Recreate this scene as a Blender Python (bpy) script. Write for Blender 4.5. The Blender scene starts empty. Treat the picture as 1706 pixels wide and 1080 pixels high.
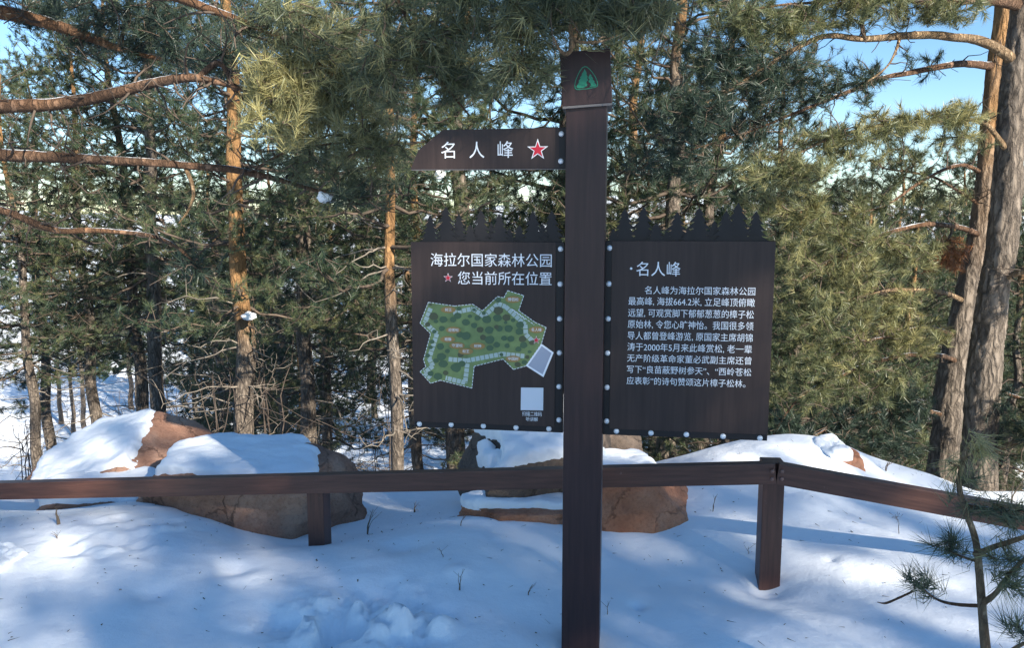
import bpy, bmesh, math, random
import numpy as np
from mathutils import Vector, Matrix
from mathutils.bvhtree import BVHTree

# ------------------------------------------------------------------ camera, sky, sun, exposure
scn = bpy.context.scene
COL = scn.collection
F, CX, CY, HORIZON = 1300.0, 853.0, 540.0, 376.0
PITCH = math.atan((CY - HORIZON) / F)
CAMZ = 1.6
cd = bpy.data.cameras.new('camera')
cd.sensor_width = 36.0
cd.lens = 36.0 * F / 1706.0
cd.clip_start, cd.clip_end = 0.05, 6000
cam = bpy.data.objects.new('camera', cd)
COL.objects.link(cam)
cam.location = (0, 0, CAMZ)
cam.rotation_euler = (math.pi / 2 - PITCH, 0, 0)
scn.camera = cam

SUN_A, SUN_E = math.radians(40), math.radians(26)      # to the right of straight behind the camera
SDIR = Vector((math.sin(SUN_A) * math.cos(SUN_E), -math.cos(SUN_A) * math.cos(SUN_E), math.sin(SUN_E)))
w = bpy.data.worlds.new('World')
scn.world = w
w.use_nodes = True
nt = w.node_tree
sky = nt.nodes.new('ShaderNodeTexSky')
sky.sky_type = 'NISHITA'
sky.sun_disc = False
sky.sun_elevation = SUN_E
sky.sun_rotation = math.pi - SUN_A
sky.altitude = 700
sky.air_density = 1.0
sky.dust_density = 0.0
sky.ozone_density = 1.6
hs = nt.nodes.new('ShaderNodeHueSaturation')
hs.inputs['Saturation'].default_value = 1.2
nt.links.new(sky.outputs[0], hs.inputs['Color'])
nt.links.new(hs.outputs[0], nt.nodes['Background'].inputs[0])
nt.nodes['Background'].inputs[1].default_value = 0.08
sl = bpy.data.lights.new('sun', 'SUN')
sl.energy = 4.2
sl.angle = math.radians(0.53)
sl.color = (1.0, 0.93, 0.80)
so = bpy.data.objects.new('sun', sl)
COL.objects.link(so)
so.rotation_euler = SDIR.to_track_quat('Z', 'Y').to_euler()
vs = scn.view_settings
vs.view_transform = 'Standard'
vs.look = 'None'
vs.exposure = 1.5
vs.gamma = 1
scn.cycles.use_denoising = True
scn.cycles.denoising_input_passes = 'RGB_ALBEDO_NORMAL'
scn.cycles.denoising_prefilter = 'NONE'
scn.cycles.max_bounces = 6
scn.cycles.diffuse_bounces = 3
scn.cycles.transparent_max_bounces = 4

# ------------------------------------------------------------------ helpers
random.seed(7)
RNG = np.random.default_rng(11)
cp, sp = math.cos(PITCH), math.sin(PITCH)


def ray(px, py):
    a, b = (px - CX) / F, -(py - CY) / F
    return np.array([a, cp + b * sp, -sp + b * cp])


def P(px, py, Y):
    d = ray(px, py)
    return np.array([0, 0, CAMZ]) + d * (Y / d[1])


def PX(n, Y):                      # size in photo pixels -> metres at distance Y
    return n * Y / F


def h3(ix, iy, iz):
    n = (ix * 374761393 + iy * 668265263 + iz * 2147483647 * 3 + 1013904223) & 0xFFFFFFFF
    n = ((n ^ (n >> 13)) * 1274126177) & 0xFFFFFFFF
    n = (n ^ (n >> 16)) & 0xFFFFFF
    return n / float(0xFFFFFF)


def vnoise(p):                     # value noise in [-1, 1], p (n,3)
    p = np.asarray(p, float)
    i = np.floor(p).astype(np.int64)
    f = p - i
    f = f * f * f * (f * (f * 6 - 15) + 10)
    x, y, z = i[:, 0], i[:, 1], i[:, 2]
    r = 0
    for dx in (0, 1):
        for dy in (0, 1):
            for dz in (0, 1):
                wgt = (f[:, 0] if dx else 1 - f[:, 0]) * (f[:, 1] if dy else 1 - f[:, 1]) * (f[:, 2] if dz else 1 - f[:, 2])
                r = r + wgt * h3(x + dx, y + dy, z + dz)
    return r * 2 - 1


def fbm(p, octs=4, gain=0.5):
    p = np.asarray(p, float)
    r, a = 0, 1.0
    for k in range(octs):
        r = r + a * vnoise(p * (2.03 ** k) + 17.3 * k)
        a *= gain
    return r


def sstep(a, b, x):
    t = np.clip((x - a) / (b - a), 0, 1)
    return t * t * (3 - 2 * t)


def mesh(name, verts, tris=None, quads=None, attr=None, smooth=False):
    verts = np.asarray(verts, np.float32)
    m = bpy.data.meshes.new(name)
    parts, starts, off = [], [], 0
    for a, k in ((tris, 3), (quads, 4)):
        if a is not None and len(a):
            a = np.asarray(a, np.int32)
            parts.append(a.ravel())
            starts.append(off + np.arange(len(a)) * k)
            off += a.size
    loops = np.concatenate(parts)
    starts = np.concatenate(starts).astype(np.int32)
    m.vertices.add(len(verts))
    m.vertices.foreach_set('co', verts.ravel())
    m.loops.add(len(loops))
    m.loops.foreach_set('vertex_index', loops)
    m.polygons.add(len(starts))
    m.polygons.foreach_set('loop_start', starts)
    if smooth:
        m.polygons.foreach_set('use_smooth', np.ones(len(starts), bool))
    for k, v in (attr or {}).items():
        at = m.attributes.new(k, 'FLOAT', 'POINT')
        at.data.foreach_set('value', np.asarray(v, np.float32))
    m.update(calc_edges=True)
    return m


def tag(o, label=None, cat=None, group=None, kind=None):
    if label: o['label'] = label
    if cat: o['category'] = cat
    if group: o['group'] = group
    if kind: o['kind'] = kind
    return o


def link(name, me, mat=None, parent=None, loc=None):
    if mat is not None and not me.materials:
        me.materials.append(mat)
    o = bpy.data.objects.new(name, me)
    COL.objects.link(o)
    if parent is not None: o.parent = parent
    if loc is not None: o.location = loc
    return o


def empty(name, loc=(0, 0, 0), rz=0.0):
    o = bpy.data.objects.new(name, None)
    o.empty_display_size = 0.1
    COL.objects.link(o)
    o.location = loc
    o.rotation_euler = (0, 0, rz)
    return o


class MB:                                   # small bmesh collector with material slots
    def __init__(s):
        s.bm = bmesh.new()

    def box(s, x0, x1, y0, y1, z0, z1, mi=0, bev=0.0):
        r = bmesh.ops.create_cube(s.bm, size=1.0)
        for v in r['verts']:
            v.co = Vector((x0 + (v.co.x + .5) * (x1 - x0), y0 + (v.co.y + .5) * (y1 - y0), z0 + (v.co.z + .5) * (z1 - z0)))
        fs = set(f for v in r['verts'] for f in v.link_faces)
        for f in fs: f.material_index = mi
        if bev:
            es = list(set(e for v in r['verts'] for e in v.link_edges))
            bmesh.ops.bevel(s.bm, geom=es, offset=bev, segments=2, affect='EDGES', profile=0.6)

    def prism(s, pts, y0, y1, mi=0):        # outline in x,z pulled from y0 (front) to y1 (back)
        f = [s.bm.verts.new((x, y0, z)) for x, z in pts]
        b = [s.bm.verts.new((x, y1, z)) for x, z in pts]
        n = len(pts)
        fs = [s.bm.faces.new(f), s.bm.faces.new(b[::-1])]
        for i in range(n):
            fs.append(s.bm.faces.new((f[(i + 1) % n], f[i], b[i], b[(i + 1) % n])))
        for q in fs: q.material_index = mi

    def flat(s, pts, y, mi=0):
        f = s.bm.faces.new([s.bm.verts.new((x, y, z)) for x, z in pts])
        f.material_index = mi

    def dome(s, x, y, z, r, h, mi=0, seg=12):
        rings = []
        for k in range(4):
            a = k / 4 * math.pi / 2
            rings.append([s.bm.verts.new((x + r * math.cos(a) * math.cos(t), y - h * math.sin(a), z + r * math.cos(a) * math.sin(t)))
                          for t in [2 * math.pi * j / seg for j in range(seg)]])
        top = s.bm.verts.new((x, y - h, z))
        for k in range(3):
            for j in range(seg):
                q = s.bm.faces.new((rings[k][j], rings[k][(j + 1) % seg], rings[k + 1][(j + 1) % seg], rings[k + 1][j]))
                q.smooth = True; q.material_index = mi
        for j in range(seg):
            q = s.bm.faces.new((rings[3][j], rings[3][(j + 1) % seg], top))
            q.smooth = True; q.material_index = mi

    def build(s, name, mats, parent=None, loc=None):
        bmesh.ops.recalc_face_normals(s.bm, faces=s.bm.faces)
        m = bpy.data.meshes.new(name)
        s.bm.to_mesh(m); s.bm.free()
        for q in (mats if isinstance(mats, (list, tuple)) else [mats]): m.materials.append(q)
        return link(name, m, None, parent, loc)


# ------------------------------------------------------------------ materials
def new_mat(name):
    m = bpy.data.materials.new(name)
    m.use_nodes = True
    n = m.node_tree.nodes
    return m, m.node_tree, n['Principled BSDF'], n, m.node_tree.links


def ramp(n, stops):
    r = n.new('ShaderNodeValToRGB')
    e = r.color_ramp.elements
    while len(e) < len(stops): e.new(0.5)
    for q, (p, c) in zip(e, stops):
        q.position = p; q.color = (*c, 1)
    return r


def noise_node(n, l, scale, detail=4, rough=.55, vec=None, mapscale=None):
    t = n.new('ShaderNodeTexNoise')
    t.inputs['Scale'].default_value = scale
    t.inputs['Detail'].default_value = detail
    t.inputs['Roughness'].default_value = rough
    tc = n.new('ShaderNodeTexCoord')
    src = tc.outputs['Object']
    if mapscale:
        mp = n.new('ShaderNodeMapping')
        mp.inputs['Scale'].default_value = mapscale
        l.new(src, mp.inputs[0]); src = mp.outputs[0]
    l.new(src, t.inputs['Vector'])
    return t


def bump(n, l, b, height, strength, dist):
    u = n.new('ShaderNodeBump')
    u.inputs['Strength'].default_value = strength
    u.inputs['Distance'].default_value = dist
    l.new(height, u.inputs['Height'])
    l.new(u.outputs[0], b.inputs['Normal'])
    return u


def plain(name, col, rough=.5, metal=0.0, spec=.5, var=0.0, scale=20):
    m, t, b, n, l = new_mat(name)
    b.inputs['Base Color'].default_value = (*col, 1)
    b.inputs['Roughness'].default_value = rough
    b.inputs['Metallic'].default_value = metal
    b.inputs['Specular IOR Level'].default_value = spec
    if var:
        x = noise_node(n, l, scale, 5)
        r = ramp(n, [(.25, [c * (1 - var) for c in col]), (.75, [min(1, c * (1 + var)) for c in col])])
        l.new(x.outputs[0], r.inputs[0]); l.new(r.outputs[0], b.inputs['Base Color'])
    return m


def snow_mat():
    m, t, b, n, l = new_mat('snow')
    b.inputs['Base Color'].default_value = (.86, .88, .91, 1)
    b.inputs['Roughness'].default_value = .65
    b.inputs['Specular IOR Level'].default_value = .3
    a = noise_node(n, l, 9, 6, .6)
    c = noise_node(n, l, 160, 3, .6)
    ad = n.new('ShaderNodeMath'); ad.operation = 'MULTIPLY_ADD'
    l.new(c.outputs[0], ad.inputs[0]); ad.inputs[1].default_value = .12; l.new(a.outputs[0], ad.inputs[2])
    bump(n, l, b, ad.outputs[0], .35, .03)
    return m


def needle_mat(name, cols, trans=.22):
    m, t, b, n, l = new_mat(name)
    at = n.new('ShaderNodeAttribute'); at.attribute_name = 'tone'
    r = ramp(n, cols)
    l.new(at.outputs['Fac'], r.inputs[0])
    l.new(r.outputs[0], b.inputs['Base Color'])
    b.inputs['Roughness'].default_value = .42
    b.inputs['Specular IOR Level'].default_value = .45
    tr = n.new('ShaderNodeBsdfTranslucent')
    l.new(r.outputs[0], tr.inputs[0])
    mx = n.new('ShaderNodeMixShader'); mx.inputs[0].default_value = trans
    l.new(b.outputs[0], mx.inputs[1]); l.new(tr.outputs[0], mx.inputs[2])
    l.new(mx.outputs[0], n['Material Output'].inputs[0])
    return m


def bark_mat(name, low=((.05, .040, .033), (.22, .178, .142)), high=((.12, .065, .03), (.36, .20, .088)), snow=0.0, vscale=1.0):
    m, t, b, n, l = new_mat(name)
    at = n.new('ShaderNodeAttribute'); at.attribute_name = 'orange'
    nz = noise_node(n, l, 9 * vscale, 8, .65, mapscale=(1, 1, .35))
    vo = n.new('ShaderNodeTexVoronoi'); vo.feature = 'DISTANCE_TO_EDGE'
    vo.inputs['Scale'].default_value = 16 * vscale
    tc = n.new('ShaderNodeTexCoord'); mp = n.new('ShaderNodeMapping'); mp.inputs['Scale'].default_value = (1, 1, .33)
    ad = n.new('ShaderNodeVectorMath'); ad.operation = 'MULTIPLY_ADD'
    l.new(nz.outputs['Color'], ad.inputs[0]); ad.inputs[1].default_value = (.12, .12, .12)
    l.new(tc.outputs['Object'], mp.inputs[0]); l.new(mp.outputs[0], ad.inputs[2]); l.new(ad.outputs[0], vo.inputs['Vector'])
    ml = n.new('ShaderNodeMath'); ml.operation = 'MULTIPLY_ADD'; ml.use_clamp = True
    l.new(vo.outputs['Distance'], ml.inputs[0]); ml.inputs[1].default_value = 1.6
    l.new(nz.outputs[0], ml.inputs[2])
    sb = n.new('ShaderNodeMath'); sb.operation = 'SUBTRACT'; l.new(ml.outputs[0], sb.inputs[0]); sb.inputs[1].default_value = .12
    r1 = ramp(n, [(.22, low[0]), (.45, [(a + c) / 2 for a, c in zip(*low)]), (.72, low[1])])
    r2 = ramp(n, [(.2, high[0]), (.62, high[1])])
    l.new(sb.outputs[0], r1.inputs[0]); l.new(nz.outputs[0], r2.inputs[0])
    mx = n.new('ShaderNodeMix'); mx.data_type = 'RGBA'
    l.new(at.outputs['Fac'], mx.inputs[0]); l.new(r1.outputs[0], mx.inputs[6]); l.new(r2.outputs[0], mx.inputs[7])
    col = mx.outputs[2]
    if snow:
        ge = n.new('ShaderNodeNewGeometry'); sx = n.new('ShaderNodeSeparateXYZ')
        l.new(ge.outputs['Normal'], sx.inputs[0])
        n2 = noise_node(n, l, 7, 3)
        m2 = n.new('ShaderNodeMath'); m2.operation = 'MULTIPLY_ADD'
        l.new(n2.outputs[0], m2.inputs[0]); m2.inputs[1].default_value = .9; l.new(sx.outputs[2], m2.inputs[2])
        r3 = ramp(n, [(0, (0, 0, 0)), (1, (1, 1, 1))])
        mr = n.new('ShaderNodeMapRange'); mr.inputs[1].default_value = 1.42 - snow; mr.inputs[2].default_value = 1.47 - snow
        l.new(m2.outputs[0], mr.inputs[0])
        mx2 = n.new('ShaderNodeMix'); mx2.data_type = 'RGBA'
        l.new(mr.outputs[0], mx2.inputs[0]); l.new(col, mx2.inputs[6]); mx2.inputs[7].default_value = (.84, .86, .9, 1)
        col = mx2.outputs[2]
    l.new(col, b.inputs['Base Color'])
    b.inputs['Roughness'].default_value = .85
    b.inputs['Specular IOR Level'].default_value = .2
    bump(n, l, b, sb.outputs[0], 1.0, .05)
    return m


def rock_mat(name, cols, lichen=.5, crack=.6):
    m, t, b, n, l = new_mat(name)
    a = noise_node(n, l, 3.2, 8, .65)
    r = ramp(n, cols)
    l.new(a.outputs[0], r.inputs[0])
    s = noise_node(n, l, 55, 8, .75)
    rs = ramp(n, [(.30, (.55, .53, .52)), (.5, (1, 1, 1)), (.72, (1.15, 1.12, 1.1))])
    l.new(s.outputs[0], rs.inputs[0])
    mu = n.new('ShaderNodeMix'); mu.data_type = 'RGBA'; mu.blend_type = 'MULTIPLY'; mu.inputs[0].default_value = .8
    l.new(r.outputs[0], mu.inputs[6]); l.new(rs.outputs[0], mu.inputs[7])
    li = noise_node(n, l, 11, 6, .7)
    rl = ramp(n, [(.60, (0, 0, 0)), (.68, (lichen, lichen, lichen))])
    l.new(li.outputs[0], rl.inputs[0])
    mx = n.new('ShaderNodeMix'); mx.data_type = 'RGBA'
    l.new(rl.outputs[0], mx.inputs[0]); l.new(mu.outputs[2], mx.inputs[6]); mx.inputs[7].default_value = (.035, .033, .03, 1)
    l.new(mx.outputs[2], b.inputs['Base Color'])
    b.inputs['Roughness'].default_value = .9
    b.inputs['Specular IOR Level'].default_value = .25
    vo = n.new('ShaderNodeTexVoronoi'); vo.feature = 'DISTANCE_TO_EDGE'; vo.inputs['Scale'].default_value = 1.7
    tc = n.new('ShaderNodeTexCoord'); wp = n.new('ShaderNodeVectorMath'); wp.operation = 'MULTIPLY_ADD'
    l.new(a.outputs['Color'], wp.inputs[0]); wp.inputs[1].default_value = (.45, .45, .45); l.new(tc.outputs['Object'], wp.inputs[2])
    l.new(wp.outputs[0], vo.inputs['Vector'])
    mc = n.new('ShaderNodeMapRange'); mc.inputs[1].default_value = 0; mc.inputs[2].default_value = .010
    l.new(vo.outputs['Distance'], mc.inputs[0])
    dk = n.new('ShaderNodeMix'); dk.data_type = 'RGBA'
    fm = n.new('ShaderNodeMath'); fm.operation = 'MAXIMUM'; l.new(mc.outputs[0], fm.inputs[0]); fm.inputs[1].default_value = crack
    l.new(fm.outputs[0], dk.inputs[0]); dk.inputs[6].default_value = (.05, .04, .034, 1); l.new(mx.outputs[2], dk.inputs[7])
    l.new(dk.outputs[2], b.inputs['Base Color'])
    ad = n.new('ShaderNodeMath'); ad.operation = 'MULTIPLY_ADD'
    l.new(s.outputs[0], ad.inputs[0]); ad.inputs[1].default_value = .35; l.new(a.outputs[0], ad.inputs[2])
    ac = n.new('ShaderNodeMath'); ac.operation = 'MULTIPLY_ADD'
    l.new(mc.outputs[0], ac.inputs[0]); ac.inputs[1].default_value = .25; l.new(ad.outputs[0], ac.inputs[2])
    bump(n, l, b, ac.outputs[0], .9, .03)
    return m


def grain_mat(name, dark, light, rough=.5, scale=(40, 40, 2.2), wear=None, gloss=.5):
    m, t, b, n, l = new_mat(name)
    a = noise_node(n, l, 1.6, 6, .6, mapscale=scale)
    r = ramp(n, [(.3, dark), (.7, light)])
    l.new(a.outputs[0], r.inputs[0])
    col = r.outputs[0]
    if wear:
        k = noise_node(n, l, 30, 5, .7)
        rk = ramp(n, [(.66, (0, 0, 0)), (.74, (.5, .5, .5))])
        l.new(k.outputs[0], rk.inputs[0])
        mx = n.new('ShaderNodeMix'); mx.data_type = 'RGBA'
        l.new(rk.outputs[0], mx.inputs[0]); l.new(col, mx.inputs[6]); mx.inputs[7].default_value = (*wear, 1)
        col = mx.outputs[2]
    l.new(col, b.inputs['Base Color'])
    b.inputs['Roughness'].default_value = rough
    b.inputs['Specular IOR Level'].default_value = gloss
    bump(n, l, b, a.outputs[0], .18, .003)
    return m


M = dict(
    snow=snow_mat(),
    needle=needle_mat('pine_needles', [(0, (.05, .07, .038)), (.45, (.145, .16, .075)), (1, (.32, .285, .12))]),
    needle_near_lit=needle_mat('lit_near_pine_needles', [(0, (.06, .082, .058)), (.45, (.135, .155, .085)), (1, (.40, .36, .16))], .3),  # brighter needle copy, sun and sky light painted into the colour
    needle_dark=needle_mat('shade_toned_needles', [(0, (.025, .045, .036)), (.6, (.06, .085, .052)), (1, (.13, .135, .06))]),  # darker copy of the pine needles, shade painted into the colour
    needle_far=needle_mat('forest_needles', [(0, (.02, .046, .032)), (.5, (.07, .095, .046)), (1, (.25, .235, .10))]),
    needle_dead=needle_mat('dead_needles', [(0, (.20, .075, .03)), (1, (.34, .15, .06))]),
    bark=bark_mat('pine_bark'),
    bark_limb=bark_mat('limb_bark', low=((.05, .034, .026), (.20, .125, .085)), high=((.13, .06, .03), (.30, .16, .085)), snow=.12, vscale=1.6),
    bark_pale=bark_mat('pale_limb_bark', low=((.14, .09, .055), (.38, .27, .17)), high=((.2, .11, .05), (.42, .27, .14)), vscale=1.6),
    twig=plain('twig_bark', (.10, .075, .058), .9, var=.5, scale=6, spec=.2),
    dead=plain('dead_twig', (.20, .17, .14), .9, var=.4, scale=6, spec=.2),
    brush=plain('brush_stems', (.085, .066, .055), .9, var=.5, scale=4, spec=.2),
    board=grain_mat('brown_board', (.028, .018, .0165), (.045, .029, .026), .5, gloss=.3),
    post=grain_mat('brown_post', (.026, .013, .013), (.044, .0215, .021), .42, gloss=.35),
    strip=plain('dark_bracket', (.013, .0115, .013), .5, spec=.3),
    edge=plain('bare_edge', (.13, .12, .12), .5),
    rail=grain_mat('rail_wood', (.062, .026, .018), (.125, .055, .037), .42, scale=(3, 14, 40), wear=(.3, .24, .22)),
    fpost=grain_mat('fence_post_wood', (.058, .025, .0175), (.115, .050, .034), .42, scale=(40, 40, 2.5), wear=(.3, .24, .22)),
    bolt=plain('zinc_bolt', (.75, .76, .78), .38, .25),
    fbolt=plain('brown_bolt', (.20, .12, .10), .35, .5),
    white=plain('white_print', (.80, .82, .86), .5),
    red=plain('red_print', (.55, .01, .03), .5),
    green=plain('emblem_green', (.008, .20, .115), .5),
    plate=plain('white_plate', (.62, .66, .72), .5),
    m_green=plain('map_green', (.17, .24, .085), .6, var=.25, scale=30),
    m_tree=plain('map_tree_green', (.06, .115, .055), .6),
    m_tree2=plain('map_tree_brown', (.075, .085, .04), .6),
    m_path=plain('map_path', (.42, .50, .46), .6),
    m_tag=plain('map_tag', (.33, .20, .06), .6),
    m_grey=plain('map_grey', (.33, .36, .44), .6),
    weed=plain('dry_weed_stalk', (.13, .095, .065), .9),
)

# ------------------------------------------------------------------ terrain
CTRL = [(0, 0, 0), (-4, 0, .02), (4, 0, 0), (0, -6, 0), (-6, -6, 0), (6, -6, 0), (-8, 2, 0), (8, 1, -.2),
        (-3, 2.8, .03), (-2.2, 3.2, .06), (-1, 3, .0), (.28, 2.9, -.05), (1, 3, 0), (2, 3, 0), (3.2, 3, -.05),
        (1.14, 3.45, -.035), (-1.0, 3.9, -.04), (2.6, 3.5, .02)]
for a in [(250, 852, 4.2), (345, 868, 4.15), (480, 906, 4.12), (600, 893, 4.15), (100, 850, 4.6), (0, 838, 4.8), (-150, 830, 4.8),
          (690, 845, 4.9), (800, 850, 4.35), (900, 888, 3.85), (1010, 910, 3.85), (1090, 906, 3.85), (1150, 886, 3.95),
          (1180, 800, 4.5), (1260, 748, 4.9), (1335, 727, 5.05), (1400, 745, 5.0), (1440, 785, 4.85), (1530, 786, 4.95), (1600, 812, 4.85), (1670, 838, 4.7), (1760, 860, 4.6)]:
    CTRL.append(tuple(P(*a)))
CTRL += [(-2, 5.6, -.30), (-4, 5.6, -.3), (0, 5.4, -.22), (1, 5.5, -.10), (2, 5.9, -.10), (3, 5.7, -.35), (-6, 5, -.2), (5, 5, -.6)]
CTRL = np.array(CTRL, float)


def _tps(r2):
    return 0.5 * r2 * np.log(r2 + 1e-9)


_n = len(CTRL)
_A = np.zeros((_n + 3, _n + 3))
_d = ((CTRL[:, None, :2] - CTRL[None, :, :2]) ** 2).sum(-1)
_A[:_n, :_n] = _tps(_d) + np.eye(_n) * .004
_A[:_n, _n] = _A[_n, :_n] = 1
_A[:_n, _n + 1:] = CTRL[:, :2]
_A[_n + 1:, :_n] = CTRL[:, :2].T
_W = np.linalg.solve(_A, np.concatenate([CTRL[:, 2], [0, 0, 0]]))


def far_profile(x, y):
    yy = np.maximum(y - 5.15, 0)
    z = -.24 - .58 * yy + .58 * .5 * (1 - np.exp(-yy / .5))
    z = np.where(y > 17, -.24 - .58 * 11.5 + .29 - .30 * (y - 17), z)
    floor = -11.5 + 1.2 * np.sin(x * .05) + .8 * np.sin(y * .043 + 1)
    k = sstep(24, 50, y)
    z = np.maximum(z, -12.6)
    z = z * (1 - k) + floor * k
    hill = sstep(220, 900, np.hypot(x, y)) * (24 + 14 * np.sin(x * .004 + 1.3) + 10 * np.sin(x * .0093))
    return z + hill


def height(x, y, detail=True):
    x = np.asarray(x, float); y = np.asarray(y, float)
    shp = x.shape
    xf, yf = x.ravel(), y.ravel()
    near = np.zeros_like(xf)
    xc, yc = np.clip(xf, -8, 8), np.clip(yf, -6, 6.0)
    for s in range(0, len(xf), 20000):
        q = slice(s, s + 20000)
        d2 = (xc[q, None] - CTRL[None, :, 0]) ** 2 + (yc[q, None] - CTRL[None, :, 1]) ** 2
        near[q] = _tps(d2) @ _W[:_n] + _W[_n] + _W[_n + 1] * xc[q] + _W[_n + 2] * yc[q]
    k = sstep(5.2, 6.2, yf)
    k = np.maximum(k, sstep(5, 8, np.abs(xf)) * sstep(2, 4, yf))
    z = near * (1 - k) + far_profile(xf, yf) * k
    if detail:
        p = np.stack([xf, yf, np.zeros_like(xf)], 1)
        amp = .017 + .11 * sstep(7, 14, yf)
        z = z + amp * fbm(p * .9 + 3, 3)
        # old foot prints near the bottom of the picture
        nearm = (np.abs(xf) < 6) & (yf > 1.5) & (yf < 6)
        pn = p[nearm]
        dz = np.zeros(len(pn))
        for cx, cy, rx, ry, a in [(-.60, 3.10, .22, .20, 1), (-.86, 3.02, .16, .16, .8), (-.40, 3.0, .15, .14, .9), (-2.0, 3.6, .22, .14, .35), (-1.95, 3.95, .25, .12, .3), (-.1, 4.35, .2, .08, .3)]:
            e = np.exp(-(((pn[:, 0] - cx) / rx) ** 2 + ((pn[:, 1] - cy) / ry) ** 2))
            rd = fbm(pn * np.array([11, 9, 1]) + 5, 5, .5) + .6 * np.abs(fbm(pn * 5 + 2, 3))
            dz += a * e * (.075 * rd - .05)
        for cx, cy, r, a in [(1.22, 3.45, .32, .055), (1.19, 3.47, .10, .05), (-1.0, 3.8, .25, .02), (.28, 2.86, .15, .03), (-1.3, 3.5, .09, .035), (-.55, 3.75, .10, .03), (.55, 3.2, .03, .03), (1.55, 3.62, .03, .02),
                             (-1.55, 3.2, .08, .03), (-.25, 3.42, .05, -.03)]:
            dz -= a * np.exp(-((pn[:, 0] - cx) ** 2 + (pn[:, 1] - cy) ** 2) / r ** 2)
        dz += .010 * fbm(pn * 3.1 + 9, 3)
        z[nearm] += dz
    return z.reshape(shp)


def hz(x, y):
    return float(height(np.array([x]), np.array([y]))[0])


def axis(c0, c1, step, lo, hi, grow=1.13):
    a = list(np.arange(c0, c1 + 1e-6, step))
    s, v = step, c1
    while v < hi:
        s *= grow; v += s; a.append(v)
    s, v = step, c0
    b = []
    while v > lo:
        s *= grow; v -= s; b.append(v)
    return np.array(b[::-1] + a)


xs = axis(-2.9, 2.9, .02, -2600, 2600, 1.12)
ys = axis(2.7, 5.6, .02, -120, 4000, 1.085)
GX, GY = np.meshgrid(xs, ys)
GZ = height(GX, GY)
nx, ny = len(xs), len(ys)
idx = np.arange(nx * ny).reshape(ny, nx)
quads = np.stack([idx[:-1, :-1], idx[:-1, 1:], idx[1:, 1:], idx[1:, :-1]], -1).reshape(-1, 4)
ground = link('snow_ground', mesh('snow_ground', np.stack([GX, GY, GZ], -1).reshape(-1, 3), quads=quads, smooth=True), M['snow'])
tag(ground, kind='structure')


# ------------------------------------------------------------------ tubes, skeletons, needles
def catmull(pts, sub):
    pts = np.asarray(pts, float)
    q = np.vstack([2 * pts[0] - pts[1], pts, 2 * pts[-1] - pts[-2]])
    out = []
    for i in range(1, len(q) - 2):
        for k in range(sub):
            t = k / sub
            a, b, c, d = q[i - 1], q[i], q[i + 1], q[i + 2]
            out.append(.5 * (2 * b + (c - a) * t + (2 * a - 5 * b + 4 * c - d) * t * t + (3 * b - a - 3 * c + d) * t ** 3))
    out.append(pts[-1])
    return np.array(out)


def tube(path, rad, sides=8, bumpy=0.0, bscale=6.0, seed=0.0):
    path = np.asarray(path, float); rad = np.asarray(rad, float)
    n = len(path)
    tan = np.gradient(path, axis=0)
    tan /= np.linalg.norm(tan, axis=1)[:, None] + 1e-12
    ref = np.array([1., 0, 0]) if abs(tan[0, 0]) < .8 else np.array([0, 1., 0])
    us = []
    u = ref - tan[0] * ref.dot(tan[0]); u /= np.linalg.norm(u)
    for i in range(n):
        u = u - tan[i] * u.dot(tan[i]); u /= np.linalg.norm(u)
        us.append(u.copy())
    us = np.array(us); vv = np.cross(tan, us)
    a = np.linspace(0, 2 * np.pi, sides, endpoint=False)
    dirs = us[:, None] * np.cos(a)[None, :, None] + vv[:, None] * np.sin(a)[None, :, None]
    r = np.repeat(rad[:, None], sides, 1)
    if bumpy:
        pp = (path[:, None] + dirs * rad[:, None, None]).reshape(-1, 3)
        q = pp * np.array([bscale, bscale, bscale * .3]) + seed
        nn = 1 - np.abs(fbm(q, 4, .6))
        nn = nn + .5 * fbm(pp * np.array([2, 2, .9]) + seed + 5, 2)
        r = r * (1 + bumpy * (nn.reshape(n, sides) - .7))
    vts = (path[:, None] + dirs * r[:, :, None]).reshape(-1, 3)
    ii = np.arange(n * sides).reshape(n, sides)
    jj = np.roll(ii, -1, 1)
    qd = np.stack([ii[:-1], jj[:-1], jj[1:], ii[1:]], -1).reshape(-1, 4)
    vts = np.vstack([vts, path[-1] + tan[-1] * rad[-1] * .5, path[0]])
    e = n * sides
    tr = np.vstack([np.stack([ii[-1], jj[-1], np.full(sides, e)], 1), np.stack([jj[0], ii[0], np.full(sides, e + 1)], 1)])
    return vts, tr, qd


def merge(parts):
    V, T, Q, off = [], [], [], 0
    for v, t, q in parts:
        V.append(v)
        if len(t): T.append(np.asarray(t) + off)
        if len(q): Q.append(np.asarray(q) + off)
        off += len(v)
    return np.vstack(V), (np.vstack(T) if T else None), (np.vstack(Q) if Q else None)


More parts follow.
